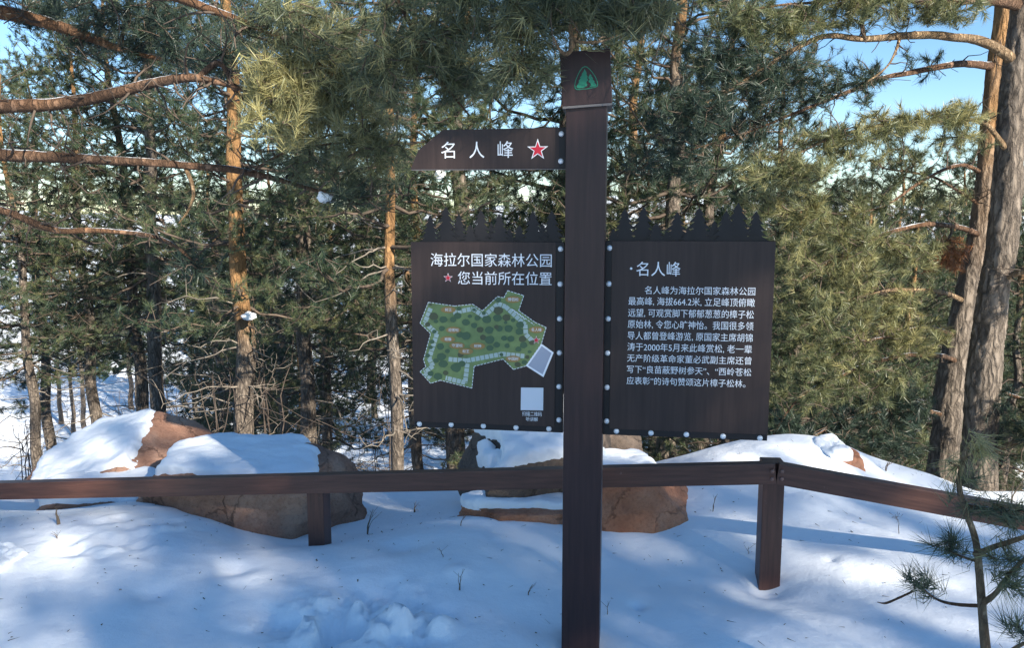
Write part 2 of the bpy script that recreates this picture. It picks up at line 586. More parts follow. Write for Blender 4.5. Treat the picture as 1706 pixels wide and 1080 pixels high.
class Skel:
    def __init__(s):
        s.pos, s.par, s.fix, s.depth = [], [], [], []

    def path(s, pts, rad=None, parent=-1):
        ids = []
        for k, p in enumerate(pts):
            s.pos.append(np.asarray(p, float)); s.par.append(parent)
            s.fix.append(rad[k] if rad is not None else 0.0)
            s.depth.append(0 if parent < 0 else s.depth[parent] + float(np.linalg.norm(s.pos[parent] - p)))
            parent = len(s.pos) - 1
            ids.append(parent)
        return ids

    def attach(s, pts, cand, bf=.35):
        pts = np.asarray(pts, float)
        n = len(pts)
        if not n: return []
        cp_ = np.array([s.pos[i] for i in cand])
        cand = np.array(cand)
        d0 = np.array([s.depth[c] for c in cand]); d0 = d0 - d0.min()
        D = np.linalg.norm(pts[:, None] - cp_[None], axis=2)
        cost = D + bf * d0[None] * .3
        j = cost.argmin(1)
        best = cost[np.arange(n), j]; par = cand[j].copy()
        pl = np.zeros(n); parpl = np.zeros(n); dist = D[np.arange(n), j]
        done = np.zeros(n, bool); new = []
        for _ in range(n):
            k = int(np.where(done, 1e9, best).argmin())
            done[k] = True
            s.pos.append(pts[k]); s.par.append(int(par[k])); s.fix.append(0.0)
            pl[k] = parpl[k] + dist[k]
            s.depth.append(s.depth[int(par[k])] + dist[k])
            me = len(s.pos) - 1; new.append(me)
            d = np.linalg.norm(pts - pts[k], axis=1)
            c = d + bf * pl[k]
            upd = (~done) & (c < best)
            best[upd] = c[upd]; par[upd] = me; parpl[upd] = pl[k]; dist[upd] = d[upd]
        return new

    def twigs(s, r0, ids, expo=2.4, rmax=1.0):
        n = len(s.pos)
        acc = np.zeros(n)
        order = range(n - 1, -1, -1)
        for i in order:
            if acc[i] == 0: acc[i] = r0 ** expo
            if s.par[i] >= 0 and s.par[i] < i: acc[s.par[i]] += acc[i]
        r = np.minimum(acc ** (1 / expo), rmax)
        fx = np.array(s.fix)
        r = np.where(fx > 0, fx, r)
        s.rad = r
        pos = np.array(s.pos); par = np.array(s.par)
        ids = np.array([i for i in ids if par[i] >= 0])
        a, b = pos[par[ids]], pos[ids]
        rb = r[ids]; ra = np.minimum(r[par[ids]], rb * 1.5)
        d = b - a; L = np.linalg.norm(d, axis=1)[:, None] + 1e-9; d = d / L
        ref = np.where(np.abs(d[:, 2:3]) < .9, np.array([[0, 0, 1.]]), np.array([[1., 0, 0]]))
        u = np.cross(d, ref); u /= np.linalg.norm(u, axis=1)[:, None]; v = np.cross(d, u)
        # bow the twig a little: one middle ring
        sag = (np.random.default_rng(len(ids)).normal(size=(len(ids), 3))) * L * .07
        mid = (a + b) / 2 + sag
        S = 4
        ang = np.linspace(0, 2 * np.pi, S, endpoint=False)
        rings = []
        for c, rr in ((a, ra), (mid, (ra + rb) / 2), (b, rb)):
            rings.append(c[:, None] + rr[:, None, None] * (u[:, None] * np.cos(ang)[None, :, None] + v[:, None] * np.sin(ang)[None, :, None]))
        V = np.concatenate(rings, 1)                 # (m, 3S, 3)
        m = len(ids)
        base = (np.arange(m) * 3 * S)[:, None]
        f = []
        for k in range(2):
            for q in range(S):
                f.append([k * S + q, k * S + (q + 1) % S, (k + 1) * S + (q + 1) % S, (k + 1) * S + q])
        f = np.array(f)
        Q = (base[:, :, None] + f[None]).reshape(-1, 4)
        return V.reshape(-1, 3), np.zeros((0, 3), int), Q


def needles(rng, pos, dirs, shoot, cnt, ln, wd, tone, spread=(25, 75)):
    m = len(pos)
    N = m * cnt
    d = np.repeat(dirs, cnt, 0)
    t = rng.random(N) ** .8
    base = np.repeat(pos, cnt, 0) - d * (np.repeat(shoot, cnt) * (1 - t))[:, None]
    rv = rng.normal(size=(N, 3))
    pr = rv - d * (rv * d).sum(1)[:, None]; pr /= np.linalg.norm(pr, axis=1)[:, None] + 1e-9
    th = np.radians(rng.uniform(spread[0], spread[1], N) * (1.12 - .55 * t))
    nd = d * np.cos(th)[:, None] + pr * np.sin(th)[:, None]
    L = ln * rng.uniform(.7, 1.15, N)
    tip = base + nd * L[:, None]
    rv2 = rng.normal(size=(N, 3))
    sd = np.cross(nd, rv2); sd /= np.linalg.norm(sd, axis=1)[:, None] + 1e-9
    w2 = wd / 2 * rng.uniform(.7, 1.3, N)
    V = np.stack([base - sd * w2[:, None], base + sd * w2[:, None], tip], 1).reshape(-1, 3)
    T = np.arange(N * 3).reshape(-1, 3)
    tn = np.clip(np.repeat(tone, cnt) + rng.normal(size=N) * .12, 0, 1)
    return V, T, np.repeat(tn, 3)


def dirs_of(sk, ids, rng, up=.35, jit=.35):
    pos = np.array([sk.pos[i] for i in ids]); pp = np.array([sk.pos[sk.par[i]] for i in ids])
    d = pos - pp; d /= np.linalg.norm(d, axis=1)[:, None] + 1e-9
    d = d + np.array([0, 0, up]) + rng.normal(size=d.shape) * jit
    return pos, d / np.linalg.norm(d, axis=1)[:, None]


# ------------------------------------------------------------------ forest pines (variants shared by copies)
def pine_variant(seed, H, zc, R, nb, npts, ln=.105, wd=.0075, cnt=34, r0=.16, dead=16, orange_from=2.2):
    rng = np.random.default_rng(seed)
    bend = rng.normal(size=2) * .12
    zz = np.linspace(-.4, H, 14)
    path = np.stack([bend[0] * np.sin(zz / H * 3) + .04 * rng.normal(size=14), bend[1] * np.sin(zz / H * 2.5 + 1) + .04 * rng.normal(size=14), zz], 1)
    path = catmull(path, 3)
    rad = r0 * (1 - np.clip(path[:, 2] / H, 0, 1)) ** .75 + .012
    rad *= 1 + .35 * np.exp(-np.maximum(path[:, 2], 0) / .25)
    tv, tt, tq = tube(path, rad, 12, .12, 9, seed)
    og = sstep(orange_from - .8, orange_from + 1.0, tv[:, 2] + .5 * vnoise(tv * 2.2))
    trunk = mesh('trunk', tv, tt, tq, {'orange': og}, True)
    sk = Skel()
    tid = sk.path(path, list(rad))
    att, allb = [], []
    ph = rng.random() * 6
    for i in range(nb):
        u = (i + rng.random()) / nb
        z = zc + (H - zc) * u ** .95
        ti = int(np.argmin(np.abs(path[:, 2] - z)))
        az = ph + i * 2.39996 + rng.normal() * .35
        L = R * ((1 - u) ** .6 * (.75 + .25 * math.sin(min(1, u * 3) * 1.57)) + .10) * rng.uniform(.65, 1.15)
        el = math.radians(-6 + 50 * u + rng.normal() * 9)
        dv = np.array([math.cos(az) * math.cos(el), math.sin(az) * math.cos(el), math.sin(el)])
        pts = []
        for k in range(1, 6):
            t = k / 5
            p = path[ti] + dv * L * t + np.array([0, 0, 1]) * L * (.16 * t * t - .10 * math.sin(t * 3)) + rng.normal(size=3) * L * .025
            pts.append(p)
        rr = [max(.007, .028 * (L / R) * (1 - .16 * k)) for k in range(5)]
        b = sk.path(pts, rr, tid[ti])
        allb += b
        m = max(4, int(npts * L / R))
        t = rng.uniform(.32, 1.05, m) ** .8
        pp = path[ti] + dv * L * t[:, None] + np.stack([np.zeros(m), np.zeros(m), L * (.16 * t * t - .10 * np.sin(t * 3))], 1)
        side = np.cross(dv, [0, 0, 1.]); side /= np.linalg.norm(side)
        wv = (.12 + .24 * np.sin(np.clip(t, 0, 1) * 2.4)) * L
        pp = pp + side * (rng.uniform(-1, 1, m) * wv)[:, None] + np.array([0, 0, 1]) * (rng.normal(size=m) * .055 * L + .04)[:, None] + dv * (rng.normal(size=m) * .05 * L)[:, None]
        att += sk.attach(pp, b, .3)
    deads = []
    for i in range(dead):
        z = rng.uniform(.16 * zc, zc * 1.15)
        ti = int(np.argmin(np.abs(path[:, 2] - z)))
        az = rng.random() * 6.28
        L = R * rng.uniform(.2, .62)
        el = math.radians(rng.normal() * 12 + 3)
        dv = np.array([math.cos(az) * math.cos(el), math.sin(az) * math.cos(el), math.sin(el)])
        pts = [path[ti] + dv * L * k / 4 + np.array([0, 0, -1]) * L * .14 * (k / 4) ** 2 + rng.normal(size=3) * L * .04 for k in range(1, 5)]
        b = sk.path(pts, [.014, .011, .008, .005], tid[ti])
        deads += b
        m = rng.integers(2, 9)
        t = rng.uniform(.3, 1.1, m)
        pp = path[ti] + dv * L * t[:, None] + rng.normal(size=(m, 3)) * L * np.array([.2, .2, .14])
        deads += sk.attach(pp, b, .2)
    bv, bt, bq = sk.twigs(.0042, allb + att)
    branches = mesh('branches', bv, bt, bq, {'orange': np.full(len(bv), .1)})
    dv_, dt_, dq_ = sk.twigs(.004, deads)
    deadm = mesh('dead_branches', dv_, dt_, dq_)
    pos, dr = dirs_of(sk, att, rng, .45, .4)
    clump = vnoise(pos * 1.3 + seed) * .25 + .42
    V, T, tn = needles(rng, pos, dr, rng.uniform(.10, .2, len(pos)), cnt, ln, wd, clump + rng.normal(size=len(pos)) * .12)
    crown = mesh('crown', V, T, None, {'tone': tn})
    for m_, k in ((trunk, 'bark'), (branches, 'twig'), (deadm, 'dead'), (crown, 'needle_far')):
        m_.materials.append(M[k])
    return dict(trunk=trunk, branches=branches, dead=deadm, crown=crown, H=H)


VAR = [pine_variant(101, 11.0, 3.2, 2.5, 60, 52, ln=.125, wd=.0068, cnt=52, orange_from=7.5),
       pine_variant(102, 12.5, 3.4, 2.7, 66, 58, ln=.125, wd=.0068, cnt=52, r0=.17, orange_from=8),
       pine_variant(103, 9.0, 2.0, 2.3, 60, 54, ln=.125, wd=.0068, cnt=52, r0=.12, orange_from=6.5),
       pine_variant(104, 13.0, 3.9, 2.5, 56, 58, ln=.125, wd=.0068, cnt=52, r0=.185, dead=26, orange_from=3.9),
       pine_variant(105, 6.0, .3, 1.8, 52, 48, ln=.12, wd=.0066, r0=.085, dead=4, cnt=54, orange_from=5),
       pine_variant(106, 11.5, 4.2, 2.1, 52, 50, ln=.125, wd=.0068, cnt=52, r0=.095, dead=18, orange_from=3.7),
       pine_variant(107, 13.0, 5.4, 2.8, 60, 52, ln=.125, wd=.0068, cnt=52, r0=.155, dead=20, orange_from=9.5)]


def place_pine(v, x, y, rz, sc, label, group=None, dead=True, tilt=0.0):
    r = empty('pine_tree', (x, y, hz(x, y) - .02), rz)
    r.scale = (sc, sc, sc)
    r.rotation_euler[0] = tilt
    for nm, k in (('trunk', 'trunk'), ('branches', 'branches'), ('dead_branches', 'dead'), ('crown', 'crown')):
        if k == 'dead' and not dead: continue
        link(nm, v[k], None, r)
    tag(r, label, 'pine tree', group)
    return r


def place_px(v, px, Y, rz, top_py, label, group=None, dead=True):
    x = (px - CX) / F * Y
    z0 = hz(x, Y)
    ztop = P(px, top_py, Y)[2]
    return place_pine(v, x, Y, rz, (ztop - z0) / v['H'], label, group, dead)


# ------------------------------------------------------------------ the sign
TH = math.radians(8.5)
O = np.array([(975.5 - CX) / F * 2.95, 2.95, 0.0])
EX = np.array([math.cos(TH), -math.sin(TH), 0]); EY = np.array([math.sin(TH), math.cos(TH), 0])


def S(px, py, yl):                 # photo point -> sign coordinates (x, z) on the plane y = yl
    d = ray(px, py)
    c = np.array([0, 0, CAMZ]) - O
    t = (yl - c.dot(EY)) / d.dot(EY)
    p = c + d * t
    return p.dot(EX), p[2]


def lettering(body, size=1.0):
    c = bpy.data.curves.new('t', 'FONT')
    c.body = body; c.size = size; c.resolution_u = 4
    o = bpy.data.objects.new('t', c)
    COL.objects.link(o)
    dg = bpy.context.evaluated_depsgraph_get()
    m = bpy.data.meshes.new_from_object(o.evaluated_get(dg))
    bpy.data.objects.remove(o)
    return m


def text_lines(name, lines, yl, mat, parent, thick=0.0):
    """lines: (string, xl, xr, zc, height) in sign coordinates; one mesh"""
    V, FA = [], []
    for s, x0, x1, zc, h in lines:
        m = lettering(s)
        co = np.empty(len(m.vertices) * 3); m.vertices.foreach_get('co', co); co = co.reshape(-1, 3)
        bx0, bx1 = co[:, 0].min(), co[:, 0].max()
        by0, by1 = co[:, 1].min(), co[:, 1].max()
        u = x0 + (co[:, 0] - bx0) / (bx1 - bx0) * (x1 - x0)
        vz = zc + (co[:, 1] - (by0 + by1) / 2) * h / (by1 - by0)
        off = len(V)
        V += [(a, yl, b) for a, b in zip(u, vz)]
        FA += [[i + off for i in p.vertices] for p in m.polygons]
        bpy.data.meshes.remove(m)
    me = bpy.data.meshes.new(name)
    me.from_pydata(V, [], FA)
    me.materials.append(mat)
    return link(name, me, None, parent)


def star_pts(cx, cz, r, rot=0):
    q = []
    for k in range(10):
        a = math.pi / 2 + k * math.pi / 5 + rot
        rr = r if k % 2 == 0 else r * .382
        q.append((cx + rr * math.cos(a), cz + rr * math.sin(a)))
    return q


sign = empty('park_signpost', tuple(O), -TH)
tag(sign, 'dark brown park signpost with two boards and a pointer, bolted to one post', 'signpost')
mb = MB(); HW = .0735
mb.box(-HW, HW, -HW, HW, -.35, 2.1, bev=.004)
mb.build('post', M['post'], sign)
# head box, sitting a little askew on the post
mb = MB()
hx0, hz0 = S(937, 178, -.1); hx1, _ = S(1021, 168, -.1); _, hz1 = S(978, 82, -.1)
hcx, hcz = (hx0 + hx1) / 2, (hz0 + hz1) / 2
hw, hh = (hx1 - hx0) / 2, (hz1 - hz0) / 2
mb.box(-hw, hw, -hw, hw, -hh + .008, hh, 0, .003)
mb.box(-hw + .001, hw - .001, -hw + .001, hw - .001, -hh, -hh + .0078, 1)
head = mb.build('head_box', [M['post'], M['edge']], sign, (hcx - .009, 0, hcz))
head.rotation_euler = (0, math.radians(-3.2), math.radians(1.5))


def emb(u, v):                      # zoomed emblem pixels -> head box coordinates
    k = PX(1, 2.86) / 4.694
    return ((u - 1447) * k, (300 - v) * k)


mb = MB()
outer = [(1440, 207), (1458, 212), (1478, 230), (1500, 258), (1520, 292), (1532, 325), (1536, 350), (1530, 366), (1512, 372), (1490, 374), (1470, 377), (1445, 379), (1420, 377), (1395, 380), (1370, 377), (1358, 364), (1356, 342), (1364, 310), (1380, 275), (1400, 240), (1420, 216)]
oc = np.array([1446, 305.])
inner = [tuple(oc + (np.array(p) - oc) * .925) for p in outer]
n_ = len(outer)
for i in range(n_):
    j = (i + 1) % n_
    mb.flat([emb(*outer[i]), emb(*outer[j]), emb(*inner[j]), emb(*inner[i])], -hw - .0015, 1)
mb.flat([emb(*p) for p in [(1438, 228), (1447, 244), (1455, 262), (1449, 264), (1462, 290), (1453, 292), (1463, 312), (1452, 320), (1447, 332), (1455, 342), (1452, 354), (1430, 364), (1395, 368), (1374, 364), (1372, 352), (1384, 334), (1394, 318), (1388, 314), (1408, 292), (1400, 290), (1420, 268), (1414, 266), (1430, 246)]], -hw - .0015, 0)
mb.flat([emb(*p) for p in [(1478, 268), (1490, 280), (1486, 284), (1502, 304), (1496, 308), (1512, 328), (1506, 330), (1524, 352), (1516, 362), (1490, 364), (1466, 366), (1482, 352), (1478, 336), (1462, 324), (1474, 308), (1462, 296), (1470, 282)]], -hw - .0015, 0)
mb.build('emblem', [M['green'], M['green']], head)

# pointer board
YB = -.035
BT = .02
ptr = [(684, 282), (697, 250), (738, 216), (943.5, 212), (943.5, 280.5)]
mb = MB()
pp = [S(a, b, YB) for a, b in ptr]
mb.prism(pp, YB, YB + BT, 0)
e0, e1 = S(685, 283.6, YB), S(943, 282, YB)
mb.prism([S(685, 282.4, YB), S(943, 281, YB), e1, e0], YB + .001, YB + BT - .001, 1)
pointer = mb.build('pointer_board', [M['board'], M['edge']], sign)
mb = MB()
mb.prism([S(931.5, 213.2, YB), S(943.5, 212.6, YB), S(943.5, 280, YB), S(931.5, 280.3, YB)], YB - .003, YB - .0002)
mb.build('bracket_strip', M['strip'], pointer)
for a, b in ((935.5, 223), (934.5, 268.5)):
    mb = MB(); x, z = S(a, b, YB); mb.dome(x, YB - .003, z, PX(4.6, 2.93), .006); mb.build('bolt', M['bolt'], pointer)


def one_char(s, px0, px1, py0, py1, yl):
    x0, z0 = S(px0, py0, yl); x1, z1 = S(px1, py1, yl)
    return (s, x0, x1, (z0 + z1) / 2, abs(z0 - z1))


yl = YB - .0015
for ch_ in (one_char('名', 734.8, 758, 236, 263.6, yl), one_char('人', 781.8, 807, 236, 263, yl), one_char('峰', 829, 855, 235, 262.6, yl)):
    text_lines('pointer_character', [ch_], yl, M['white'], pointer)


def star(parent, px, py, rpx, yl, ratio=.76):
    x, z = S(px, py, yl)
    r = PX(rpx, 2.93)
    mb = MB()
    mb.flat(star_pts(x, z, r), yl, 1)
    mb.flat(star_pts(x, z, r * ratio), yl - .0012, 0)
    return mb.build('red_star', [M['red'], M['white']], parent)


star(pointer, 895.8, 249.5, 18.2, yl)


def fir(cx, zb, h, wd, jag):
    """outline of a ragged little fir: apex and the right flank going down"""
    q = [(cx, zb + h)]
    tiers = 5
    r = []
    for k in range(1, tiers + 1):
        t = k / tiers
        x = wd * (.10 + .90 * t ** .9)
        z = zb + h * (1 - t) * .95
        r.append((x * .80, z + h * .05))
        r.append((x * 1.15, z - h * .012))
        if k < tiers: r.append((x * .46, z + h * .018))
    r.append((wd * .9, zb - .004))
    return q, r


def board(name, TL, TR, BR, BL, groove_side, strip_px, bottom_px, peaks, base_py, col_bolts, row_bolts, wid):
    mbo = MB()
    c = [S(*TL, YB), S(*TR, YB), S(*BR, YB), S(*BL, YB)]
    x0 = (c[0][0] + c[3][0]) / 2; x1 = (c[1][0] + c[2][0]) / 2
    zt = (c[0][1] + c[1][1]) / 2; zb = (c[2][1] + c[3][1]) / 2
    zp = np.mean([S(*q, YB)[1] for q in bottom_px])
    xp = np.mean([S(*q, YB)[0] for q in strip_px])
    mbo.box(x0, x1, YB, YB + BT, zb, zt, 1, .0015)
    px0, px1 = (x0 - .0006, xp) if groove_side > 0 else (xp, x1 + .0006)
    mbo.box(px0, px1, YB - .004, YB - .0003, zp, zt + .0006, 0, .001)
    bo = mbo.build(name, [M['board'], M['strip']], sign)
    for a, b in col_bolts + row_bolts:
        q = MB(); x, z = S(a, b, YB); q.dome(x, YB - .0002, z, PX(4.7, 2.93), .006); q.build('bolt', M['bolt'], bo)
    # cut-out fir silhouettes along the top edge, one steel sheet
    q = MB()
    for k, (pk, hp, ww) in enumerate(peaks):
        cx, ztop = S(pk, hp, YB)
        zb0 = zt - .004
        top, fl = fir(cx, zb0, ztop - zb0, PX(ww, 2.93), 0)
        rng = random.Random(k * 7 + len(name))
        right = [(cx + a * rng.uniform(.85, 1.12), b) for a, b in fl]
        left = [(cx - a * rng.uniform(.85, 1.12), b) for a, b in fl]
        pts = top + right + left[::-1]
        pts = [(min(max(a, x0 + .0), x1 - .0), b) for a, b in pts]
        yy = YB + .004 + .0031 * (k % 3)
        q.prism(pts, yy, yy + .0025)
    q.build('fir_silhouettes', M['strip'], bo)
    return bo, zt, zb, x0, x1


Z2 = lambda u, v: (670 + u / 2.572, 330 + v / 2.572)
lp = [(Z2(u, 0)[0], Z2(0, v)[1], ww) for u, v, ww in [(118, 72, 22), (185, 35, 27), (240, 66, 22), (290, 112, 18), (335, 50, 26), (380, 105, 16), (415, 66, 24), (458, 128, 15), (500, 115, 20), (560, 55, 26), (600, 110, 17), (640, 52, 26)]]
rp = [(Z2(u, 0)[0], Z2(0, v)[1], ww) for u, v, ww in [(905, 130, 14), (955, 45, 28), (1035, 36, 28), (1090, 106, 22), (1135, 142, 14), (1180, 58, 28), (1225, 130, 14), (1275, 38, 29), (1340, 96, 20), (1390, 52, 25), (1443, 18, 30), (1520, 55, 25)]]
mapb, *_ = board('map_board', (685, 404), (940, 403), (938, 721), (690, 712.5), 1, [(926.5, 480), (924, 640)], [(700, 703), (920, 710.5)], lp, 402,
                 [Z2(679, 218), Z2(677, 369), Z2(675, 518), Z2(674, 664), Z2(672, 809), Z2(672, 952)],
                 [Z2(74, 969), Z2(210, 972), Z2(348, 978), Z2(488, 985), Z2(629, 990)], 0)
txtb, *_ = board('text_board', (1008, 402), (1293, 402), (1277, 736), (1004, 723.5), -1, [(1018.5, 480), (1016, 640)], [(1020, 713), (1276, 726)], rp, 402,
                 [Z2(889, 214), Z2(886, 368), Z2(883, 518), Z2(880, 665), Z2(878, 812), Z2(876, 957)],
                 [Z2(918, 1000), Z2(1066, 1008), Z2(1218, 1014), Z2(1375, 1022), Z2(1533, 1030)], 1)
yl = YB - .0055


def tline(s, pl, pr, hpx):
    x0, z0 = S(*pl, yl); x1, z1 = S(*pr, yl)
    return (s, x0, x1, (z0 + z1) / 2, PX(hpx, 2.93))


Z6 = lambda u, v: (680 + u / 6.5615, 400 + v / 6.5615)
text_lines('title_lettering', [tline('海拉尔国家森林公园', Z6(245, 212), Z6(1570, 225), 22.5), tline('您当前所在位置', Z6(542, 412), Z6(1570, 425), 22.5)], yl, M['white'], mapb)
star(mapb, *Z6(436, 413), 8.4, yl, .78)
Z4 = lambda u, v: (1000 + u / 4.1533, 400 + v / 4.1533)
text_lines('heading_lettering', [tline('名人峰', Z4(250, 200), Z4(555, 200), 23.5)], yl, M['white'], txtb)
mb = MB(); x, z = S(*Z4(214, 197), yl); mb.flat([(x + .0045 * math.cos(a * .524), z + .0045 * math.sin(a * .524)) for a in range(12)], yl); mb.build('heading_dot', M['white'], txtb)
para = [('名人峰为海拉尔国家森林公园', 308, 345, 1073, 357), ('最高峰, 海拔664.2米, 立足峰顶俯瞰', 195, 421, 1070, 437), ('远望, 可观赏脚下郁郁葱葱的樟子松', 193, 502, 1063, 519),
        ('原始林, 令您心旷神怡。我国很多领', 191, 580, 1060, 600), ('导人都曾登峰游览, 原国家主席胡锦', 190, 660, 1055, 680), ('涛于2000年5月来此峰赏松, 老一辈', 188, 738, 1050, 760),
        ('无产阶级革命家董必武副主席还曾', 186, 815, 1045, 838), ('写下“良苗蔽野树参天”、“西岭苍松', 185, 892, 1045, 918), ('应表彰”的诗句赞颂这片樟子松林。', 183, 968, 1005, 1000)]
text_lines('paragraph_lettering', [tline(s, Z4(a, b), Z4(c, d), 13.2 if ',' not in s else 14.2) for s, a, b, c, d in para], yl, M['white'], txtb)
# QR plate (left blank) and its caption
Z3 = lambda u, v: (680 + u / 4, 470 + v / 4)
mb = MB(); mb.prism([S(*Z3(*q), yl) for q in [(752, 704), (901, 706), (899, 857), (750, 855)]], yl, yl + .0012); mb.build('blank_plate', M['plate'], mapb)
text_lines('caption_lettering', [tline('扫描二维码', Z3(760, 878), Z3(890, 882), 7.8), tline('听讲解', Z3(786, 914), Z3(864, 917), 7.2)], yl, M['white'], mapb)

# park map
mb = MB()
ring = [(135, 135), (310, 160), (430, 148), (495, 192), (595, 97), (638, 105), (663, 57), (771, 90), (737, 190), (845, 268), (920, 303), (888, 412), (785, 560), (702, 583), (632, 514), (440, 562), (425, 708), (215, 655), (150, 676), (80, 598), (118, 565), (103, 518), (150, 345), (80, 275)]
mq = lambda q, y=yl: S(*Z3(*q), y)
mb.flat([mq(q) for q in ring], yl, 0)
mb.flat([mq(q) for q in [(888, 412), (970, 470), (902, 635), (785, 560)]], yl, 6)
mb.flat([mq(q) for q in [(890, 428), (955, 474), (896, 616), (800, 556)]], yl - .0006, 4)


def strokes(pts, wz, dash, gap, mi, y):
    for (a, b), (c, d) in zip(pts[:-1], pts[1:]):
        L = math.hypot(c - a, d - b)
        t = 0
        ux, uy = (c - a) / L, (d - b) / L
        while t < L:
            e = min(L, t + dash)
            p = [(a + ux * t - uy * wz, b + uy * t + ux * wz), (a + ux * e - uy * wz, b + uy * e + ux * wz), (a + ux * e + uy * wz, b + uy * e - ux * wz), (a + ux * t + uy * wz, b + uy * t - ux * wz)]
            mb.flat([mq(q) for q in p], y, mi)
            t += dash + gap


path_in = [(150, 175), (108, 275), (195, 345), (135, 515), (170, 555), (115, 610)]
for pl in [[(150, 175), (112, 270), (192, 345), (140, 510), (165, 560), (110, 605), (150, 640)], [(300, 205), (430, 178), (505, 228), (600, 145), (650, 165), (780, 285), (785, 350), (830, 395)],
           [(270, 515), (390, 525), (625, 480), (775, 495)], [(395, 545), (380, 672), (250, 640)]]:
    strokes(pl, 15, 26, 5, 3, yl - .0006)
strokes(ring[:12] + ring[11:] + ring[:1] if False else ring + ring[:1], 2.0, 16, 7, 6, yl - .0012)
strokes([(700, 185), (840, 285)], 2.2, 16, 8, 6, yl - .0012)
strokes([(690, 180), (780, 250)], 2.2, 16, 8, 6, yl - .0012)
rt = random.Random(5)
trees_map = [(170, 228, 36), (130, 283, 22), (185, 262, 18), (235, 250, 32), (225, 310, 24), (330, 225, 30), (385, 268, 30), (412, 228, 18), (462, 240, 24), (525, 250, 36), (595, 240, 34), (655, 237, 32), (600, 190, 38), (745, 285, 32), (742, 330, 32), (670, 310, 34), (607, 310, 28),
             (540, 320, 36), (480, 318, 28), (440, 290, 26), (385, 360, 38), (345, 350, 28), (500, 370, 26), (545, 385, 38), (590, 418, 26), (640, 375, 24), (685, 378, 28), (762, 380, 30), (770, 420, 30), (660, 425, 22), (735, 447, 24), (545, 440, 28), (215, 430, 30), (262, 460, 20), (160, 398, 20), (150, 435, 18), (130, 490, 20),
             (185, 525, 22), (222, 498, 36), (235, 545, 36), (320, 570, 42), (360, 545, 28), (150, 610, 24), (200, 630, 34), (250, 605, 22), (340, 178, 18), (440, 185, 15), (505, 208, 16), (600, 120, 24), (175, 330, 18), (300, 250, 26), (622, 484, 16), (795, 500, 18), (730, 550, 24), (775, 535, 22), (700, 255, 18), (650, 270, 14), (810, 465, 16), (825, 405, 22), (150, 150, 12), (590, 300, 20), (350, 485, 24)]
for k, (a, b, r) in enumerate(trees_map):
    r *= .86
    pts = [(a + r * math.cos(q * .449) * rt.uniform(.88, 1.08), b + r * .86 * math.sin(q * .449) * rt.uniform(.88, 1.08)) for q in range(14)]
    mb.flat([mq(q) for q in pts], yl - .0018 - .00001 * k, 2 if rt.random() < .25 else 1)
labs = [(700, 116, 52, '情侣松'), (268, 185, 50, '树王'), (302, 320, 50, '迎客松'), (265, 382, 50, '根雕'), (327, 423, 52, '守望松'), (463, 427, 52, '树神'), (385, 462, 50, '松王'), (855, 318, 50, '名人峰'), (700, 512, 50, '中国树')]
for k, (a, b, r, s) in enumerate(labs):
    mb.flat([mq((a + r * math.cos(q * .3927), b + .44 * r * math.sin(q * .3927))) for q in range(16)], yl - .0030 - .00002 * k, 5)
pm = mb.build('park_map', [M['m_green'], M['m_tree'], M['m_tree2'], M['m_path'], M['m_grey'], M['m_tag'], M['white']], mapb)
ylk, yl = yl, yl - .0038
for a, b, r, s in labs:
    text_lines('map_label', [tline(s, Z3(a - r * (.68 if len(s) == 3 else .45), b), Z3(a + r * (.68 if len(s) == 3 else .45), b), 5.6)], yl, M['white'], mapb)
st_ = star(mapb, *Z3(854, 388), 7.4, yl, .8)
yl = ylk

# ------------------------------------------------------------------ the low rail fence
fence = empty('rail_fence', (1.212, 3.47, 0))
tag(fence, 'low brown rail fence on short posts crossing the snow behind the signpost', 'fence')
J = np.array([1.212, 3.47, 0.475]); E_L = P(-260, 823, 4.52); E_R = P(2150, 945, 3.05)


def bar(a, b, w2, h2, name, mat, parent, bev=.004):
    a, b = np.array(a, float), np.array(b, float)
    L = float(np.linalg.norm(b - a))
    m_ = MB(); m_.box(0, L, -w2, w2, -h2, h2, 0, bev)
    o = m_.build(name, mat, parent)
    d = Vector((b - a) / L)
    xa = d; ya = Vector((0, 0, 1)).cross(xa).normalized(); za = xa.cross(ya)
    o.matrix_local = Matrix.Translation(Vector(a) - fence.location) @ Matrix((xa, ya, za)).transposed().to_4x4()
    return o


FD = (E_L - J) / np.linalg.norm(E_L - J)
bar(J + FD * .004, E_L, .028, .049, 'rail', M['rail'], fence)
RD = (E_R - J) / np.linalg.norm(E_R - J)
bar(J + RD * .004, E_R, .028, .049, 'rail', M['rail'], fence)


def fpost(px, py_top, Y, yaw, wd, name='post'):
    x = (px - CX) / F * Y
    zt = P(px, py_top, Y)[2]
    m_ = MB(); m_.box(-wd, wd, -wd, wd, -.5, zt, 0, .005)
    o = m_.build(name, M['fpost'], fence)
    o.location = Vector((x, Y, 0)) - fence.location
    o.rotation_euler = (0, 0, yaw)
    return o


yawL = math.atan2(-FD[1], -FD[0])
# posts stand just behind the rails, flush against them
nrm = np.array([-FD[1], FD[0], 0]); nrm = nrm if nrm[1] > 0 else -nrm
pj = fpost(1300, 767, 3.56, yawL * .45, .049)
pl_ = fpost(519, 792, 3.995, yawL, .046)
pr_ = fpost(2090, 925, 3.16, 0.12, .049)
mb = MB()
for dx, dz in ((-.028, .014), (-.028, -.022), (.016, .016), (.016, -.02)):
    mb = MB(); mb.dome(J[0] + dx - fence.location.x, -.034 + (.0 if dx < 0 else -.002), J[2] + dz - (dx < 0) * -.001, .0095, .006)
    mb.build('bolt', M['fbolt'], fence)

